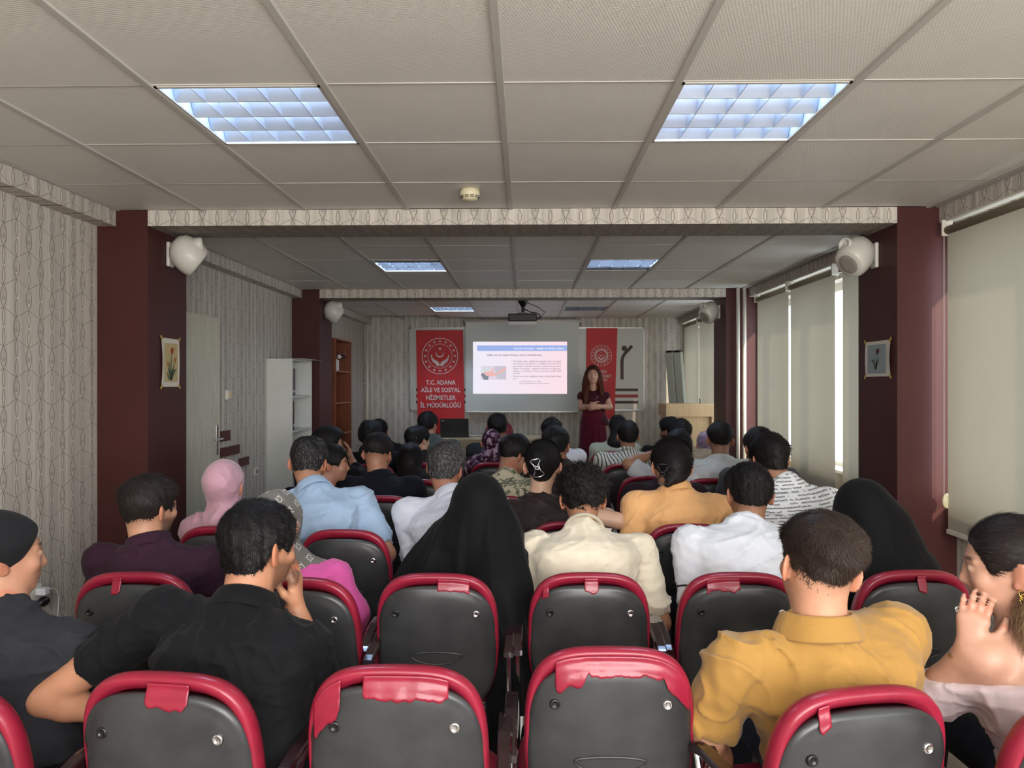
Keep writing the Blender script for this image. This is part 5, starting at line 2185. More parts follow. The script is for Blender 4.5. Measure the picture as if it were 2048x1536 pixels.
# ---- materials with a print
def striped(name, base, line, pitch=.030, lw=.0028, axis=0):
    m = cloth_mat(name, base)
    X, Y, Z = m.xyz('Object')
    u = (X + Y * .35) if axis == 0 else Z
    f = ((u / pitch - (u / pitch).floor()) - .5) * pitch
    g = m.noise(300, 1, .5)
    m.base(m.mix(f.line(lw), lin(base), lin(line)))
    return m.m


def patchy(name, cols, scale=14, detail=4, warp=.5, dist=1.5):
    """cloth printed with irregular patches of the given colours"""
    m = cloth_mat(name, cols[0])
    n = m.n('ShaderNodeTexNoise', Scale=scale, Detail=detail, Roughness=warp, Distortion=dist)
    m.L(m.coords('Object'), n.inputs['Vector'])
    f = NV(m.nt, n.outputs['Fac'])
    out = lin(cols[0])
    for i, c in enumerate(cols[1:]):
        th = .50 + .055 * i
        out = m.mix(((f - th) * 22.0).max(0.0).min(1.0), out, lin(c))
    m.base(out)
    return m.m


def monogram(name, ground, ink):
    """grey scarf cloth woven all over with linked pairs of rounded letters"""
    m = cloth_mat(name, ground)
    X, Y, Z = m.xyz('Object')
    u0, v0 = X + Y * .55, Z + Y * .35
    P = .088
    a = (u0 + v0) / P; b = (u0 - v0) / P
    ia, ib = a.floor(), b.floor()
    u = ((a - ia) - .5) * P; v = ((b - ib) - .5) * P
    flip = (ia + ib).mod(2.0) * 2.0 - 1.0
    x = (u + v) * .7071 * flip; y = (u - v) * .7071
    r = (x * x + y * y).sqrt()
    gap = x.gt(.006) * y.abs().lt(.0080)
    ring = (r - .0165).line(.0018) * (1.0 - gap)
    bar = (y + .0010).line(.0016) * x.gt(.001) * x.lt(.0180)
    stem = (x - .0170).line(.0015) * y.lt(.0004) * y.gt(-.0100)
    link = (y.abs() - .0).line(.0014) * r.gt(.0215) * r.lt(.0290) + (x.abs()).line(.0014) * r.gt(.0215) * r.lt(.0290)
    ink_ = ring.max(bar).max(stem).max(link)
    nz = m.noise(500, 2, .5)
    g = m.mix(nz, tuple(q * .75 for q in lin(ground)[:3]) + (1,), lin(ground))
    m.base(m.mix(ink_, g, lin(ink)))
    m.b.inputs['Roughness'].default_value = .6
    return m.m


def script_print(name):
    """white cloth with rows of small black handwriting-like strokes"""
    m = cloth_mat(name, (226, 228, 230))
    X, Y, Z = m.xyz('Object')
    u = X + Y * .3; v = Z - X * .10
    row = v / .016
    i = row.floor()
    y = ((row - i) - .5) * .016
    n1 = m.n('ShaderNodeTexNoise', Scale=1.0, Detail=3.0, Roughness=.7)
    cb = m.n('ShaderNodeCombineXYZ')
    m.L((u * 110.0).o, cb.inputs[0]); m.L((i * 7.31).o, cb.inputs[1])
    m.L(cb.outputs[0], n1.inputs['Vector'])
    w = (NV(m.nt, n1.outputs['Fac']) - .5) * .020
    n3 = m.n('ShaderNodeTexNoise', Scale=1.0, Detail=2.0)
    cb2 = m.n('ShaderNodeCombineXYZ')
    m.L((u * 28.0).o, cb2.inputs[0]); m.L((i * 3.7).o, cb2.inputs[1])
    m.L(cb2.outputs[0], n3.inputs['Vector'])
    word = NV(m.nt, n3.outputs['Fac']).gt(.45)
    ln = (y - w).line(.0009) * word
    base_ = (y + .003).line(.0007) * word * .8
    m.base(m.mix(ln.max(base_), lin((226, 228, 230)), lin((34, 34, 40))))
    return m.m


M_monog = monogram('monogram_scarf_cloth', (118, 114, 108), (206, 204, 198))
M_chador = cloth_mat('black_crepe', (10, 10, 12), rough=.75).m
M_satin = cloth_mat('pink_satin', (196, 152, 166), rough=.38, sheen=.3).m
M_floral = patchy('floral_print_cloth', [(196, 186, 160), (120, 128, 98), (74, 62, 58), (206, 196, 176)], 16, 4)
M_purple = patchy('purple_print_cloth', [(52, 26, 42), (120, 92, 118), (168, 148, 166)], 16, 4)
M_lilac = patchy('lilac_print_cloth', [(132, 112, 134), (158, 142, 160), (180, 168, 182)], 14, 3)
M_leop = patchy('black_white_print_cloth', [(24, 24, 26), (190, 190, 190)], 34, 3, .5, .8)
M_lace = striped('pale_lace_cloth', (190, 176, 156), (150, 130, 112), .012, .0016, 1)
M_stripe = striped('white_striped_cloth', (206, 204, 192), (62, 64, 74), .026, .0026)
JEANS = C('denim', (118, 146, 180), weave=400)

# ================================================================= nearest row
person('man in black polo shirt, elbow out to the left, cheek resting on his right hand', (519, 1096, 1.98), yaw=-.55, pitch=.12, roll=-.03, s=.99,
       N=(486, 1222, 1.90), tw=-.10, tilt_=.20, sws={-1: .235, 1: .165}, sw=.2, hip=(-.70, 1.74, .50), h=.0047, build=1.08, skin=(190, 136, 106),
       shirt=dict(mat=C('black_pique_cotton', (17, 17, 20)), fold=.011), collar=dict(type='polo', scale=.85, up=-.006), sleeve={-1: .55, 1: .66},
       hair=dict(col=(20, 18, 19), top=.020, side=.011, neck=-.066, fade=.030, strands=11000, seed=3, slen=.018, amp=.003, stub=.45, lift=.35, sw=.0006), beard=.6,
       arms={-1: ((92, 1396, 1.84), (215, 1425, 1.90), (1, .2, 0), (0, 0, -1), .5),
             1: ((655, 1385, 2.02), (590, 1215, 2.06), (-.02, .10, 1), (-1, .05, .15), .30)}, trousers=JEANS, hunch=.01)

person('man in mustard polo shirt with faded haircut, seen from behind', (1636, 1134, 1.78), yaw=.04, pitch=.02, roll=.17, s=1.0,
       N=(1638, 1262, 1.75), tw=.22, tilt_=-.10, sw=.225, hip=(.80, 1.82, .50), h=.0047, build=1.10, skin=(194, 144, 116),
       shirt=dict(mat=C('mustard_pique_cotton', (158, 120, 62)), fold=.011), collar=dict(type='polo', scale=.85, up=-.008), sleeve={-1: .72, 1: .7},
       hair=dict(col=(50, 40, 35), top=.021, side=.0035, neck=-.022, fade=.055, strands=14000, seed=5, slen=.026, amp=.003, crown=(.02, -.085, .07), swirl=.9, stub=.75, mess=.5, sw=.0006, lift=.35),
       arms={-1: ((1412, 1475, 1.78), (1455, 1580, 1.98), None, DUP, .5)}, trousers=(36, 40, 52), neck_r=.058, hunch=.015)


def turban(c):
    H, R, s = c['H'], c['R'], c['s']
    P = lambda x, y, z: H + R @ (v3(x, y, z) * s)
    F = Field()
    F.el(P(0, -.030, .040), v3(.106, .122, .092) * s, R, .03)
    F.el(P(0, -.085, .0), v3(.100, .080, .085) * s, R, .05)
    w = noise_fn(5, 2, 4, 3)
    def fl(x, y, z):
        px, py, pz = x - H[0], y - H[1], z - H[2]
        t = (px * .5 + pz * 1.0 - py * .3) * 75 + w(x, y, z) * 1.6
        return .0035 * np.abs(np.sin(t * .5)) ** .6 - .002
    F.disp(fl)
    F.half(P(0, .052, .02), R @ v3(0, .85, -.50), .008)
    F.half(P(0, -.02, -.062), R @ v3(0, .35, -.95), .01)
    V, Q = F.surf(.005)
    obj('head_wrap', mesh_np('head_wrap', V, Q), C('black_jersey', (30, 31, 34)), c['root'])


person('woman in a black head wrap and dark ribbed-shoulder top at the left edge', (2, 1112, 1.98), yaw=-.72, pitch=.06, roll=-.05, female=True, s=1.06,
       N=(8, 1232, 1.93), tw=-.1, tilt_=.06, sw=.185, hip=(-1.36, 1.86, .50), h=.0055, skin=(188, 138, 112), shirt=dict(mat=C('charcoal_cotton', (42, 43, 48)), fold=.008), build=1.12,
       sleeve=.75, hair=dict(kind='none', col=(30, 24, 22)), extra=turban, trousers=(24, 24, 26), collar=dict(type='crew', scale=.7))


def pony(c):
    H, R, s, root = c['H'], c['R'], c['s'], c['root']
    P = lambda x, y, z: H + R @ (v3(x, y, z) * s)
    tie = P(0, -.118, .05)
    pts = [tie, tie + v3(.025, -.025, -.01), tie + v3(.03, -.045, -.08), W(2086, 1200, 1.70), W(2068, 1260, 1.70), W(2062, 1320, 1.70)]
    lock('ponytail', pts, [.014, .040, .050, .052, .045, .028], 2600, (128, 104, 80), root, seed=3, w=.0008, wave=.007, taper=.45, seg=14)
    pts = [P(.03, -.10, .02), W(2072, 1165, 1.74), W(2046, 1220, 1.72), W(2040, 1275, 1.70)]
    lock('loose_lock', pts, [.012, .022, .025, .015], 500, (140, 116, 90), root, seed=4, w=.0008, wave=.008, seg=12)
    bm = bmesh.new()
    for k in range(7):
        a = k * .9
        bmesh.ops.create_icosphere(bm, subdivisions=2, radius=.006, matrix=Matrix.Translation(Vector(tie + v3(.01 * math.sin(a * 2), -.006 + .006 * math.cos(a * 3), -.018 + .006 * k))))
    obj('hair_tie_beads', bm, M_chrome, root, smooth=True)
    # earrings
    gold = Mat('gold', (214, 170, 90), .2, metal=1.0).m
    e = P(-.090, -.012, -.048)
    for k, r in enumerate((.009, .007, .011)):
        bm = bmesh.new(); tube(bm, [Vector(e) + Vector((.002 * k, .0, -.008 * k)) + Vector((r * math.cos(t), .3 * r * math.sin(t), r * math.sin(t))) for t in [2 * PI * q / 14 for q in range(14)]], .0014, 5, closed=True)
        obj('earring', bm, gold, root, smooth=True)
    # bracelet watch
    Wr = c['ja'][-1][1]; E = c['ja'][-1][0]
    d = Vector(E - Wr).normalized()
    q = Matrix.Translation(Vector(Wr + nrm(E - Wr) * .03)) @ d.to_track_quat('Z', 'Y').to_matrix().to_4x4()
    bm = bmesh.new()
    for k in range(16):
        a = 2 * PI * k / 16
        b2 = bmesh.new(); box(b2, -.0045, .0045, -.002, .002, -.006, .006)
        M_ = q @ Matrix.Rotation(a, 4, 'Z') @ Matrix.Translation((0, .0285, 0))
        for v in b2.verts: v.co = M_ @ v.co
        me = bpy.data.meshes.new('x'); b2.to_mesh(me); b2.free(); bm.from_mesh(me)
    obj('bracelet', bm, M_chrome, root)
    # small hairs at the temple
    if False: lock('temple_wisps', [P(-.03, .085, .07), P(-.03, .098, .05), P(-.035, .100, .02), P(-.04, .092, -.005)], [.003, .005, .004, .003], 30, (30, 24, 22), root, seed=8, w=.0005, wave=.006, seg=8)


def pink_strap(F, L):
    # the wide off-shoulder top keeps below the bare shoulder
    N = L['N']; sd = L['side']
    F.half(N - L['ax_t'] * .052, nrm(L['ax_t'] * 1.0 - sd * .05), .01)


person('woman with a pony tail leaning her cheek on her hand, pale pink off-shoulder top', (2020, 1132, 1.80), yaw=1.05, pitch=.16, roll=.02, female=True, s=1.06,
       N=(2072, 1266, 1.76), tw=.15, tilt_=.0, sws={-1: .150, 1: .17}, sw=.16, hip=(1.36, 1.76, .50), h=.0047, skin=(186, 142, 120), shirt=dict(mat=C('pale_pink_jersey', (206, 188, 190)), fold=.009, open=True), build=1.18,
       sleeve={-1: .85, 1: .8}, drape=pink_strap, hair=dict(col=(34, 28, 27), top=.010, side=.006, neck=-.03, fade=.03, front=.062, strands=7000, slen=.04, lift=.05, seed=9, crown=(0, .12, .06), swirl=0, mess=.15, amp=.001, add=lambda F, H, R, s, N: F.el(H + R @ (v3(0, -.105, .045) * s), v3(.035, .03, .035), R, .03)),
       arms={-1: ((1862, 1400, 1.86), (1936, 1300, 1.755), (.20, .06, .96), (.62, .78, .0), .40)}, extra=pony, trousers=(24, 24, 28))
person_n = 0

# ================================================================= second row
person('man in a dark purple shirt with a short beard by the left red pillar', (300, 1016, 2.78), yaw=-.42, pitch=.04, roll=.04,
       N=(298, 1096, 2.74), tw=-.05, tilt_=0, sw=.205, hip=(-1.40, 2.78, .52), h=.0065, build=1.08, skin=(196, 146, 118),
       shirt=dict(mat=C('dark_purple_poplin', (52, 30, 44)), fold=.008), collar=dict(type='stand', scale=.9), sleeve=1.6,
       hair=dict(col=(40, 34, 32), top=.020, side=.006, neck=-.050, fade=.035, strands=7000, seed=6, slen=.028, lift=.15, mess=.25, quiff=.3, stub=.5), beard=.7)


def gg_shape(F, c, P):
    N, ax, fw, side = c['N'], c['ax'], c['fwd'], c['side']
    F.rc(N - side * .04, N - side * .20 - ax * .14 - fw * .03, .085, .070, .05)
    F.rc(N - side * .20 - ax * .14 - fw * .03, N - side * .23 - ax * .26 - fw * .02, .070, .045, .05)
    F.rc(N + side * .02, N + side * .10 - ax * .13 - fw * .06, .080, .070, .05)


person('woman in a grey monogram scarf and bright pink top behind the black polo man', (556, 1046, 2.86), yaw=-.1, pitch=.1, female=True, s=1.05,
       N=(560, 1128, 2.84), sw=.205, hip=(-.93, 2.84, .52), h=.0065, build=1.22, skin=(204, 160, 132),
       shirt=dict(mat=C('bright_pink_cotton', (222, 96, 168)), fold=.008), sleeve={-1: .9, 1: 1.3}, hair=dict(kind='none', col=(30, 24, 22)),
       arms={1: ((708, 1225, 2.80), (712, 1300, 2.86), None, DUP, .4)},
       extra=hijab(M_monog, 1.08, .01, 1.0, .008, shape=gg_shape, seed=12, name='monogram_scarf'), trousers=JEANS)


def chador(pts, fold_axis, waves, zmin, name='chador', seed=1, amp=.010, h=.0065, face=None):
    """pts: list of (centre, radius) joined into one cloth"""
    def ex(c):
        H, R, s, N, ax, fw, side = (c[k] for k in ('H', 'R', 's', 'N', 'ax', 'fwd', 'side'))
        P = lambda x, y, z: H + R @ (v3(x, y, z) * s)
        F = Field()
        F.el(P(0, -.022, .020), v3(.094, .112, .110) * s, R, .04)
        F.rc(P(0, -.02, -.02), N - ax * .05, .095, .125, .08)
        F.loft(c['hip'], ax, side, np.linalg.norm(N - c['hip']), [0, .3, .6, .8, .92, 1.0], [.23, .22, .225, .22, .19, .13], [.17, .16, .155, .145, .125, .10], 0, .06, p=2.2)
        for a, b, r1, r2 in pts: F.rc(a, b, r1, r2, .07)
        ns = noise_fn(seed, 1.2, 2.5, 3)
        cx, cy = fold_axis
        def fl(x, y, z):
            ang = np.arctan2(y - cy, x - cx)
            dep = np.clip((H[2] + .03 - z) / .5, 0, 1)
            q = ang * waves + ns(x, y, z) * 1.4 + z * 2.0
            return -amp * dep * (np.maximum(0, 1 - np.abs(np.sin(q * .5)) * 1.5) * 1.6 - .35 + .3 * np.sin(q * .31 + 1))
        F.disp(fl)
        F.disp(fold_fn(seed + 4, .003, 2, 5, (1, 1, .5)))
        F.el(P(0, .135, -.02), v3(.055, .075, .09) * s, R, .012, 's')
        V, Q = F.surf(h, zmin=zmin)
        obj(name, mesh_np(name, V, Q), M_chador, c['root'])
    return ex


def with_hip(f, hip):
    def g(c):
        c['hip'] = v3(*hip); f(c)
    return g


hp = (-.24, 2.86, .52)
person('woman in a long black chador in the middle, hanging down beside her chair', (958, 1010, 2.84), yaw=.05, pitch=.12, roll=0, female=True, s=1.05,
       N=(955, 1092, 2.82), sw=.16, hip=hp, h=.0075, shirt=dict(col=(20, 20, 22)), sleeve=1.5, hair=dict(kind='none', col=BLK), legs=True, trousers=(18, 18, 20),
       extra=with_hip(chador([(W(905, 1085, 2.82), W(850, 1165, 2.80), .10, .11), (W(1000, 1070, 2.78), W(1010, 1180, 2.64), .095, .085),
                     (W(1010, 1180, 2.64), W(1014, 1330, 2.50), .085, .075), (W(1014, 1330, 2.50), v3(-.06, 2.44, .09), .075, .085),
                     (W(960, 1085, 2.80), W(985, 1150, 2.76), .13, .12)], (-.19, 2.95), 15, .02, seed=3, amp=.020), hp))

person('curly haired man with bowed head in a cream sweatshirt', (1165, 1000, 3.02), yaw=-.02, pitch=.38, roll=0,
       N=(1168, 1066, 2.88), sw=.215, hip=(.24, 2.74, .52), h=.0062, build=1.08, skin=(176, 126, 96),
       shirt=dict(mat=C('cream_sweat_cotton', (214, 204, 184)), fold=.010), collar=dict(type='band', scale=.85), sleeve={-1: .80, 1: .80}, hunch=.02,
       arms={-1: ((1060, 1262, 2.76), (1085, 1280, 2.95), None, DUP, .4), 1: ((1318, 1245, 2.80), (1240, 1275, 3.0), None, DUP, .4)},
       hair=dict(kind='curly', col=(30, 26, 24), top=.030, side=.010, neck=-.050, fade=.030, amp=.010, seed=12, strands=9000, slen=.016, lift=.9, mess=1.6, swirl=1.5, hug=-3))


def arm_band(side_q, t=.60, r=.066):
    def ex(c):
        E = c['ja'][side_q][0]; S = c['SH'][side_q]
        p = S + (E - S) * t
        q = Matrix.Translation(Vector(p)) @ Vector(nrm(E - S)).to_track_quat('Z', 'Y').to_matrix().to_4x4()
        bm = bmesh.new()
        tube(bm, [q @ Vector((r * math.cos(a), r * math.sin(a), .004 * math.sin(2 * a))) for a in [2 * PI * k / 28 for k in range(28)]], .0036, 6, closed=True)
        obj('sleeve_line', bm, M_black, c['root'], smooth=True)
    return ex


person('man in a plain white t-shirt with a thin black line on the sleeve', (1497, 988, 2.98), yaw=.02, pitch=.22, roll=.02,
       N=(1494, 1056, 2.90), sw=.225, hip=(.84, 2.76, .52), h=.0062, build=1.12, skin=(150, 108, 84),
       shirt=dict(mat=C('white_cotton', (212, 216, 224)), fold=.009), collar=dict(type='band', scale=.85), sleeve={-1: .78, 1: .75},
       arms={-1: ((1392, 1238, 2.80), (1440, 1270, 3.0), None, DUP, .4)}, extra=arm_band(-1, .58, .071),
       hair=dict(col=(24, 21, 20), top=.015, side=.010, neck=-.055, fade=.028, amp=.004, seed=14, strands=8000, slen=.010, lift=.8, mess=1.3, hug=-2))

hp2 = (1.42, 2.90, .52)
person('woman in a black chador sitting by the near right red pillar', (1722, 1020, 2.98), yaw=.15, pitch=.12, roll=-.10, female=True, s=1.05,
       N=(1750, 1096, 2.94), sw=.16, hip=hp2, h=.0075, shirt=dict(col=(20, 20, 22)), sleeve=1.5, hair=dict(kind='none', col=BLK), trousers=(18, 18, 20),
       extra=with_hip(chador([(W(1775, 1060, 2.94), W(1838, 1190, 2.86), .10, .10), (W(1740, 1070, 2.95), W(1730, 1200, 2.90), .12, .12)], (1.45, 3.0), 13, .3, seed=8, amp=.010), hp2))

# ================================================================= third row
def tie_shape(F, c, P):
    F.el(P(0, -.075, .03), v3(.066, .07, .075), c['R'], .04)


person('woman in a pink satin hijab behind the purple shirt', (451, 972, 3.48), yaw=0, pitch=.1, female=True, s=1.02,
       N=(450, 1034, 3.45), sw=.17, hip=(-1.42, 3.48, .52), h=.0075, shirt=dict(mat=M_satin), hair=dict(kind='none', col=BLK), sleeve=1.4,
       extra=hijab(M_satin, 1.02, .0, 1.15, .012, shape=tie_shape, seed=21, name='satin_hijab'), trousers=(40, 34, 40))

person('man in a light blue polo shirt leaning left', (618, 926, 3.56), yaw=-.03, pitch=.22, roll=.04,
       N=(628, 985, 3.48), tw=.15, tilt_=-.06, sw=.215, hip=(-.98, 3.42, .52), h=.0068, build=1.15, skin=(178, 128, 100),
       shirt=dict(mat=C('light_blue_pique', (158, 182, 208)), fold=.010), collar=dict(type='polo', scale=.85), sleeve={-1: .7, 1: .72}, hunch=.02,
       arms={1: ((772, 1108, 3.46), (742, 1140, 3.6), None, DUP, .4)},
       hair=dict(col=(40, 38, 38), top=.016, side=.006, neck=-.052, fade=.040, seed=16, strands=7000, slen=.016, stub=.5, grey=.12))

person('grey haired man in a white polo shirt resting his head to the right', (892, 936, 3.62), yaw=-.30, pitch=.15, roll=.12,
       N=(902, 1000, 3.54), tw=.05, sw=.225, hip=(-.28, 3.46, .52), h=.0068, build=1.18, skin=(170, 120, 96),
       shirt=dict(mat=C('white_pique', (206, 210, 222)), fold=.011), collar=dict(type='polo', scale=.85), sleeve={-1: 1.2, 1: 1.0}, hunch=.02,
       arms={-1: ((828, 1110, 3.5), (870, 1040, 3.7), None, DUP, .5)},
       hair=dict(col=(52, 50, 50), top=.018, side=.010, neck=-.056, fade=.028, seed=17, strands=8000, slen=.018, mess=.9, amp=.004, grey=.35))


def claw(px, py, Y, mt, rot=0.2, k=1.0, name='claw_clip'):
    def ex(c):
        o = W(px, py, Y)
        bm = bmesh.new()
        def pt(a, b, d=0): 
            ca, sa = math.cos(rot), math.sin(rot)
            return Vector(o) + Vector(((a * ca - b * sa) * k, d, (a * sa + b * ca) * k))
        for ox in (-1, 1):
            tube(bm, [pt(ox * .026, .036, .004), pt(ox * .021, .030, -.002), pt(ox * .013, .018, -.006), pt(ox * .010, .0, -.006), pt(ox * .014, -.016, -.006), pt(ox * .023, -.028, -.002), pt(ox * .029, -.036, .006)], .0034, 6)
            tube(bm, [pt(ox * .006, .016, -.006), pt(ox * .006, -.014, -.006)], .0030, 6)
        tube(bm, [pt(-.026, .036, .004), pt(-.012, .042, -.002), pt(.012, .042, -.002), pt(.026, .036, .004)], .0034, 6)
        tube(bm, [pt(-.029, -.036, .006), pt(-.012, -.043, .0), pt(.012, -.043, .0), pt(.029, -.036, .006)], .0034, 6)
        tube(bm, [pt(-.011, .007, -.007), pt(.011, .007, -.007)], .0036, 6)
        tube(bm, [pt(-.011, -.006, -.007), pt(.011, -.006, -.007)], .0036, 6)
        obj(name, bm, mt, c['root'], smooth=True)
    return ex


def both(*fs):
    def ex(c):
        for f in fs: f(c)
    return ex


def bun_add(F, H, R, s, N):
    F.el(H + R @ (v3(-.005, -.100, .035) * s), v3(.058, .050, .062), R, .035)
    F.el(H + R @ (v3(0, -.07, -.02) * s), v3(.058, .055, .055), R, .03)


person('woman in a dark brown top with a silver claw clip, elbow raised on the right', (1086, 932, 3.56), yaw=-.12, pitch=.12, female=True, s=1.05,
       N=(1078, 1002, 3.50), tw=.0, sw=.178, hip=(.16, 3.50, .52), h=.0068, build=1.08, skin=(206, 166, 142),
       shirt=dict(mat=C('dark_brown_satin_top', (44, 34, 33), rough=.5), fold=.007), sleeve={-1: .35, 1: .30}, 
       arms={1: ((1236, 1042, 3.50), (1180, 1015, 3.72), None, DUP, .4)},
       hair=dict(col=(24, 22, 24), top=.012, side=.008, neck=-.035, fade=.02, seed=18, add=bun_add, amp=.002, strands=5000, slen=.05, lift=.06, crown=(0, .1, .05), swirl=0, mess=.2),
       extra=claw(1074, 936, 3.405, M_chrome, .25, 1.0))


def orange_add(F, H, R, s, N):
    F.el(H + R @ (v3(.0, -.080, .0) * s), v3(.072, .055, .088), R, .04)
    F.rc(H + R @ (v3(.02, -.09, -.03) * s), W(1335, 968, 3.44), .040, .018, .03)


person('woman in a plain orange blouse with black hair in a dark claw clip', (1342, 932, 3.58), yaw=.02, pitch=.15, roll=.02, female=True, s=1.12,
       N=(1352, 990, 3.52), tw=-.05, tilt_=.02, sw=.200, hip=(.78, 3.48, .52), h=.0068, build=1.2, skin=(196, 150, 126),
       shirt=dict(mat=C('orange_crinkle_cotton', (226, 172, 116), weave=250, bump=.6), fold=.010), collar=dict(type='stand', scale=.9), sleeve={-1: 1.15, 1: 1.3},
       arms={-1: ((1262, 1092, 3.44), (1262, 1150, 3.6), None, DUP, .4)},
       hair=dict(col=(30, 25, 26), top=.014, side=.012, neck=-.045, fade=.02, seed=19, add=orange_add, amp=.003, strands=6000, slen=.05, lift=.06, crown=(0, .1, .05), swirl=0, mess=.25),
       extra=claw(1325, 948, 3.41, M_black, -.05, 1.1))

person('man in a white shirt covered with black script print', (1538, 918, 3.78), yaw=.08, pitch=.15, roll=.02,
       N=(1572, 972, 3.66), tw=-.05, tilt_=.06, sw=.215, hip=(1.36, 3.62, .52), h=.0068, build=1.15, skin=(172, 126, 100),
       shirt=dict(mat=script_print('script_print_cotton'), fold=.008), collar=dict(type='band', scale=.85), sleeve={-1: .75, 1: .75}, hunch=.01,
       hair=dict(col=(26, 22, 21), top=.022, side=.014, neck=-.058, fade=.025, seed=20, strands=8000, slen=.030, mess=.5, crown=(.0, -.08, .08), swirl=.9, amp=.003))

# ================================================================= fourth row
person('young person in black turned to the right in profile by the left wall', (664, 928, 4.36), yaw=-1.35, pitch=.05, female=True, s=1.0,
       N=(640, 978, 4.30), sw=.17, hip=(-1.30, 4.36, .52), h=.009, skin=(180, 130, 108), shirt=dict(mat=C('black_cotton', (20, 20, 22)), fold=.008), sleeve=1.6,
       hair=dict(col=(22, 20, 21), top=.016, side=.014, neck=-.06, fade=.02, seed=22, front=.05), trousers=(20, 20, 22))
person('man in a dark navy t-shirt with a skin fade haircut', (756, 908, 4.52), yaw=-.22, pitch=.12, roll=.03, s=1.02,
       N=(758, 956, 4.46), sw=.215, hip=(-.90, 4.40, .52), h=.008, build=1.12, skin=(170, 122, 96), shirt=dict(mat=C('navy_cotton', (20, 22, 32)), fold=.008),
       collar=dict(type='band', scale=.9), sleeve=.7, hair=dict(col=(28, 24, 24), top=.016, side=.006, neck=.0, fade=.05, seed=23, strands=5000, slen=.012, stub=.5))
person('man in a floral print shirt looking down to the right', (1030, 910, 4.66), yaw=-1.0, pitch=.35, roll=.05,
       N=(1012, 956, 4.52), tw=-.25, sw=.205, hip=(-.14, 4.42, .52), h=.008, build=1.08, skin=(176, 128, 104), shirt=dict(mat=M_floral, fold=.009), sleeve=.8, hunch=.02,
       hair=dict(col=(24, 21, 20), top=.020, side=.012, neck=-.035, fade=.03, seed=24, strands=5000, slen=.02))
person('short haired man in a dark brown t-shirt behind the claw clip', (1112, 892, 4.74), yaw=-.30, pitch=.1, roll=-.03,
       N=(1128, 940, 4.62), tw=-.1, sw=.2, hip=(.28, 4.46, .52), h=.008, skin=(140, 98, 78), shirt=dict(mat=C('dark_brown_cotton', (46, 36, 34)), fold=.007), sleeve=.7,
       collar=dict(type='crew', scale=.9), hair=dict(col=(20, 18, 18), top=.018, side=.012, neck=-.05, fade=.03, seed=25, strands=4000, slen=.014))
person('person in a dark plum top hidden behind the orange blouse', (1336, 928, 4.5), yaw=0, pitch=.1, female=True,
       N=(1332, 968, 4.44), sw=.19, hip=(.86, 4.40, .52), h=.010, build=1.1, skin=(180, 136, 110), shirt=dict(mat=C('dark_plum_cotton', (44, 32, 38)), fold=.007), sleeve=1.5,
       hair=dict(col=(24, 20, 20), neck=-.06, side=.014, seed=26))
person('dark haired head just behind the script shirt man', (1517, 895, 4.7), yaw=.05, pitch=.1,
       N=(1520, 938, 4.64), sw=.19, hip=(1.46, 4.5, .52), h=.010, skin=(170, 124, 100), shirt=dict(mat=C('grey_cotton', (70, 70, 74)), fold=.007), sleeve=.7,
       hair=dict(col=(26, 22, 20), top=.020, side=.012, seed=27))

# ================================================================= fifth row
person('bearded man looking right with a hand raised to his face', (657, 890, 5.2), yaw=-1.1, pitch=.05,
       N=(650, 932, 5.12), tw=-.3, sw=.2, hip=(-1.36, 5.1, .52), h=.009, skin=(178, 130, 106), shirt=dict(mat=C('black_cotton_two', (24, 24, 27)), fold=.007), sleeve=1.5, beard=.8,
       arms={1: ((722, 952, 5.25), (704, 922, 5.34), (-.25, .1, 1), (-.9, -.2, .1), .3)},
       hair=dict(col=(24, 21, 22), top=.022, side=.012, neck=-.04, seed=28, quiff=.6))


def long_hair(col, rows, seed, n=1500, w=.0011):
    def ex(c):
        for i, (pts, rad) in enumerate(rows):
            lock('hair_length', pts, rad, n, col, c['root'], seed=seed + i, w=w, wave=.006, seg=9, taper=.25)
    return ex


def long_add(z0=.25, r=.075, dy=-.06):
    def f(F, H, R, s, N):
        F.rc(H + R @ (v3(0, -.05, -.02) * s), N + v3(0, dy, .0), r, r * 1.05, .04)
        F.rc(N + v3(0, dy, 0), N + v3(0, dy - .01, -z0 + .1), r * 1.05, r * .7, .04)
    return f


person('woman with long loose dark hair down her back', (821, 920, 5.24), yaw=0, pitch=.05, female=True, s=1.02,
       N=(822, 958, 5.2), sw=.165, hip=(-.84, 5.16, .52), h=.009, skin=(190, 150, 130), shirt=dict(mat=C('black_knit', (22, 20, 22)), fold=.006), sleeve=1.5,
       hair=dict(col=(22, 16, 17), top=.016, side=.016, neck=-.10, fade=.02, seed=29, add=long_add(.3, .085), strands=4000, slen=.06, lift=.03, mess=.15, swirl=0))
person('man in a white t-shirt raising his left hand to his head', (1356, 897, 5.12), yaw=.1, pitch=.2, roll=.05,
       N=(1352, 934, 5.04), sw=.205, hip=(1.06, 5.0, .52), h=.008, build=1.08, skin=(178, 132, 106), shirt=dict(mat=C('white_jersey', (208, 212, 218)), fold=.008), sleeve={-1: .62, 1: .7},
       arms={-1: ((1258, 928, 5.08), (1306, 908, 5.14), (.5, .1, .6), (.6, 0, -.8), .8)},
       hair=dict(col=(26, 22, 24), top=.020, side=.014, neck=-.055, seed=30, amp=.004, add=lambda F, H, R, s, N: F.el(H + R @ v3(.01, -.05, -.02), v3(.07, .06, .07), R, .03)))
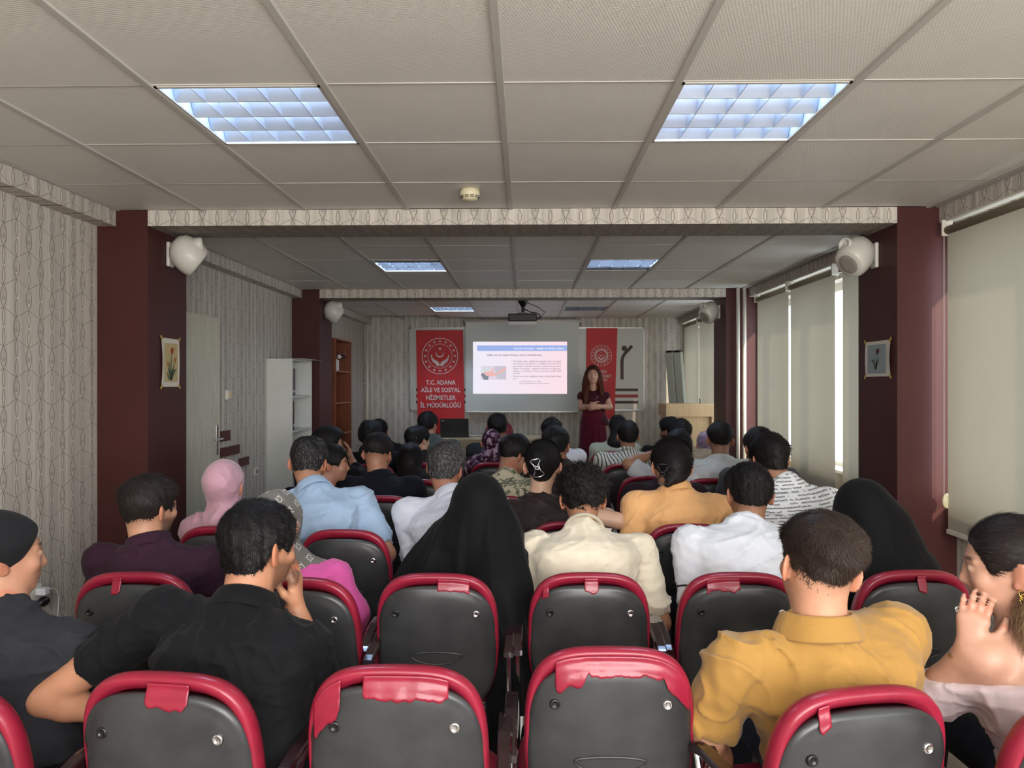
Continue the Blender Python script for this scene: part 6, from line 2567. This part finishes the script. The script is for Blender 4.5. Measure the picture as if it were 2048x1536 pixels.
person('big man in a pale grey t-shirt near the white pipes', (1440, 880, 5.48), yaw=-.18, pitch=.06, roll=.02, s=1.06,
       N=(1440, 922, 5.42), sw=.23, hip=(1.50, 5.34, .52), h=.008, build=1.2, skin=(160, 116, 92), shirt=dict(mat=C('pale_grey_jersey', (204, 208, 208)), fold=.009), sleeve=.75,
       collar=dict(type='band', scale=.9), hair=dict(col=(24, 21, 20), top=.020, side=.007, neck=-.035, fade=.045, seed=31, strands=4000, slen=.014, stub=.55))

# ================================================================= sixth row
person('dark haired man in black on the far left beside the brown bookcase', (741, 872, 6.05), yaw=-.15, pitch=.05,
       N=(742, 905, 6.0), sw=.2, hip=(-1.30, 5.96, .52), h=.010, skin=(170, 124, 100), shirt=dict(mat=C('black_cotton_three', (20, 21, 26)), fold=.006), sleeve=1.5,
       hair=dict(col=(20, 18, 19), top=.022, side=.020, neck=-.07, seed=32, amp=.006))
person('woman with a hair clip and bare nape looking right', (838, 880, 6.1), yaw=-.7, pitch=.12, female=True,
       N=(848, 912, 6.05), sw=.17, hip=(-.88, 6.0, .52), h=.009, skin=(206, 168, 142), shirt=dict(mat=C('dark_brown_knit', (38, 30, 30)), fold=.006), sleeve=.3,
       hair=dict(col=(20, 18, 20), top=.016, side=.016, neck=-.045, seed=33, add=bun_add), extra=claw(831, 881, 5.95, M_black, .2, .7))
person('woman in a purple and white patterned hijab in the middle', (983, 885, 6.0), yaw=.05, pitch=.05, female=True,
       N=(981, 915, 5.96), sw=.17, hip=(-.30, 5.96, .52), h=.009, shirt=dict(mat=M_purple), hair=dict(kind='none', col=BLK), sleeve=1.5,
       extra=hijab(M_purple, .95, .0, 1.1, .007, seed=34, name='patterned_hijab'))


def band(c):
    H, R, s = c['H'], c['R'], c['s']
    bm = bmesh.new()
    tube(bm, [Vector(H + R @ (v3(.098 * math.cos(a), -.02 + .03 * math.sin(a) * 0, .03 + .098 * math.sin(a)) * s)) for a in [PI * k / 20 for k in range(21)]], .004, 6)
    o = obj('head_band', bm, M_black, c['root'], smooth=True)
    for k in range(7):
        a = PI * (k + 1) / 14
        bm = bmesh.new()
        bmesh.ops.create_icosphere(bm, subdivisions=1, radius=.006, matrix=Matrix.Translation(Vector(H + R @ (v3(.102 * math.cos(a), -.02, .03 + .102 * math.sin(a)) * s))))
        obj('band_jewel', bm, M_chrome, o, smooth=True)


person('woman with a jewelled head band and white shoulders in front of the presenter', (1103, 864, 6.1), yaw=.1, pitch=.1, female=True,
       N=(1110, 898, 6.05), sw=.19, hip=(.30, 5.98, .52), h=.009, skin=(170, 128, 108), shirt=dict(mat=C('white_cotton_two', (206, 208, 218)), fold=.007), sleeve=.8, build=1.1,
       hair=dict(col=(26, 20, 20), top=.018, side=.014, neck=-.06, seed=36), extra=band)
person('man in a white striped shirt before the presenter', (1255, 872, 6.14), yaw=.05, pitch=.08,
       N=(1255, 906, 6.08), sw=.215, hip=(.88, 6.02, .52), h=.0085, build=1.08, skin=(160, 116, 92), shirt=dict(mat=M_stripe, fold=.007), sleeve=.8,
       collar=dict(type='band', scale=.9), hair=dict(col=(24, 20, 20), top=.020, side=.010, neck=-.058, seed=37))
person('woman in pale lace with gathered dark hair before the lectern', (1361, 866, 6.2), yaw=.2, pitch=.05, female=True,
       N=(1372, 898, 6.15), sw=.18, hip=(1.32, 6.1, .52), h=.009, skin=(196, 156, 134), shirt=dict(mat=M_lace, fold=.006), sleeve=.9,
       hair=dict(col=(24, 21, 22), top=.018, side=.016, neck=-.05, seed=38))

# ================================================================= seventh row
person('person in a black hijab far left', (759, 862, 6.9), yaw=-.1, pitch=.05, female=True,
       N=(765, 890, 6.86), sw=.17, hip=(-1.30, 6.84, .52), h=.010, shirt=dict(mat=M_chador), hair=dict(kind='none', col=BLK), sleeve=1.5,
       extra=hijab(M_chador, 1.0, .01, 1.1, .006, seed=40, name='black_hijab'))
person('man in a grey green t-shirt sitting left of the laptop', (856, 850, 6.96), yaw=-.35, pitch=.05,
       N=(862, 880, 6.9), tw=-.1, sw=.21, hip=(-.86, 6.86, .52), h=.009, build=1.1, skin=(176, 132, 108), shirt=dict(mat=C('grey_green_jersey', (72, 78, 76)), fold=.007), sleeve=.8,
       collar=dict(type='crew', scale=.9), hair=dict(col=(22, 19, 19), top=.020, side=.014, neck=-.05, seed=41))
person('man in a charcoal shirt sitting in front of the desk', (995, 856, 6.9), yaw=-.05, pitch=.05, s=1.04,
       N=(992, 888, 6.84), sw=.215, hip=(-.26, 6.8, .52), h=.009, build=1.2, skin=(130, 92, 74), shirt=dict(mat=C('charcoal_cotton_two', (44, 46, 50)), fold=.006), sleeve=1.2,
       hair=dict(kind='curly', col=(22, 20, 20), top=.022, side=.010, neck=-.05, seed=42, amp=.005))
person('woman in a mint blouse with long dark hair before the presenter', (1235, 856, 7.0), yaw=.25, pitch=.05, female=True,
       N=(1230, 886, 6.96), sw=.18, hip=(.88, 6.92, .52), h=.009, skin=(190, 150, 128), shirt=dict(mat=C('mint_blouse', (170, 176, 156)), fold=.007), sleeve=1.5, build=1.1,
       hair=dict(col=(26, 22, 22), top=.018, side=.016, neck=-.1, seed=43, add=long_add(.2, .07, -.05)))
person('bearded man in black looking left before the lectern', (1340, 862, 6.96), yaw=.75, pitch=.02,
       N=(1338, 892, 6.92), sw=.2, hip=(1.38, 6.9, .52), h=.009, skin=(178, 134, 110), shirt=dict(mat=C('black_cotton_four', (24, 24, 26)), fold=.006), sleeve=1.2, beard=.85,
       hair=dict(col=(24, 21, 21), top=.024, side=.014, neck=-.04, seed=44, quiff=.5))
person('woman in a lilac hijab in front of the lectern', (1411, 888, 6.5), yaw=.1, pitch=.05, female=True,
       N=(1412, 916, 6.46), sw=.17, hip=(1.62, 6.46, .52), h=.009, shirt=dict(mat=M_lilac), hair=dict(kind='none', col=BLK), sleeve=1.5,
       extra=hijab(M_lilac, .98, .0, 1.1, .006, seed=45, name='lilac_hijab'))

# ================================================================= the presenter
def presenter_extra(c):
    root, H, N = c['root'], c['H'], c['N']
    # long flared skirt
    F = Field()
    top_ = v3(H[0] + .005, H[1] + .01, 1.16)
    prof = [(0.03, .235, .19), (.25, .225, .185), (.5, .205, .17), (.75, .180, .145), (.92, .172, .130), (1.02, .160, .122), (1.10, .150, .116), (1.15, .134, .108), (1.19, .130, .106)]
    F.loft((H[0], H[1], 0), v3(0, 0, 1), v3(1, 0, 0), 1.0, [p[0] for p in prof], [p[1] for p in prof], [p[2] for p in prof], 0, .03, p=2.1)
    ns = noise_fn(3, .8, 1.6, 3)
    def fl(x, y, z):
        a = np.arctan2(y - H[1], x - H[0])
        return -.012 * np.clip((1.1 - z) / 1.0, 0, 1) * np.sin(a * 11 + ns(x, y, z) * .8)
    F.disp(fl)
    V, Q = F.surf(.010)
    obj('skirt', mesh_np('skirt', V, Q), C('wine_red_skirt_cloth', (88, 20, 40)), root)
    bm = bmesh.new()
    pts = [Vector((H[0] + .052 * math.sin(a), H[1] - .085 - .03 * math.cos(a), N[2] - .02 - .075 * (.5 + .5 * math.cos(a)))) for a in [-2.2 + 4.4 * k / 20 for k in range(21)]]
    tube(bm, pts, .0016, 5)
    obj('necklace', bm, M_chrome, root, smooth=True)
    col = (84, 40, 28)
    s1 = [H + v3(-.055, .01, .07), H + v3(-.085, -.005, .0), H + v3(-.098, -.02, -.12), H + v3(-.095, -.06, -.26), H + v3(-.105, -.07, -.38), H + v3(-.095, -.08, -.44)]
    lock('hair_length', s1, [.02, .03, .042, .045, .035, .02], 900, col, root, seed=5, w=.0014, wave=.010, taper=.25, seg=14)
    s2 = [H + v3(.055, .01, .07), H + v3(.082, .0, .0), H + v3(.088, -.01, -.12), H + v3(.105, -.04, -.22), H + v3(.10, -.05, -.30)]
    lock('hair_length', s2, [.02, .03, .038, .036, .02], 900, col, root, seed=6, w=.0014, wave=.010, taper=.3, seg=14)
    for q in (-1, 1):
        Fs = Field(); Fs.el((H[0] + q * .09, H[1] - .06, .04), (.04, .11, .038), None, .02); Fs.half((0, 0, .004), (0, 0, -1), .004)
        V, Q = Fs.surf(.012)
        obj('shoe', mesh_np('shoe', V, Q), M_black, root)


def ph_add(F, H, R, s, N):
    F.rc(H + R @ v3(0, -.05, -.02), N + v3(0, .05, -.02), .085, .085, .04)
    F.rc(N + v3(0, .05, -.02), N + v3(0, .06, -.18), .09, .06, .04)
    for q in (-1, 1):
        F.rc(H + R @ v3(q * .070, .0, .02), H + R @ v3(q * .082, -.005, -.12), .024, .034, .03)


person('woman presenter standing in a wine red dress with long auburn hair, hands clasped', (1186, 750, 9.2), yaw=PI - .12, pitch=-.02, roll=-.03, female=True, s=1.06, stand=True,
       N=(1187, 783, 9.24), tw=0, sw=.155, hip=(.885, 9.22, .97), h=.0062, skin=(206, 160, 138), shirt=dict(mat=C('wine_brown_knit_top', (66, 26, 36)), fold=.004), sleeve=0, build=1.0,
       arms={1: ((1163, 815, 9.18), (1182, 812, 9.00), (.9, -.1, -.1), (.1, 1, 0), .5), -1: ((1220, 814, 9.18), (1197, 813, 9.00), (-.9, -.1, -.15), (-.1, 1, 0), .5)},
       hair=dict(col=(74, 36, 26), top=.014, side=.012, neck=-.12, fade=.02, front=.062, seed=50, add=ph_add, amp=.002), extra=presenter_extra, name='person')

# ------------------------------------------------------------------ small things among the seats
t = empty('sheet_of_paper', W(1385, 1052, 3.12), label='crumpled white paper lying on the chair top behind the orange blouse', cat='paper')
me = grid_mesh('sheet', np.array([[(-.035 + .07 * i / 5, -.012 + .02 * j / 3, .004 * math.sin(i * 2.1 + j)) for j in range(4)] for i in range(6)]))
obj('sheet', me, M_paper, t)
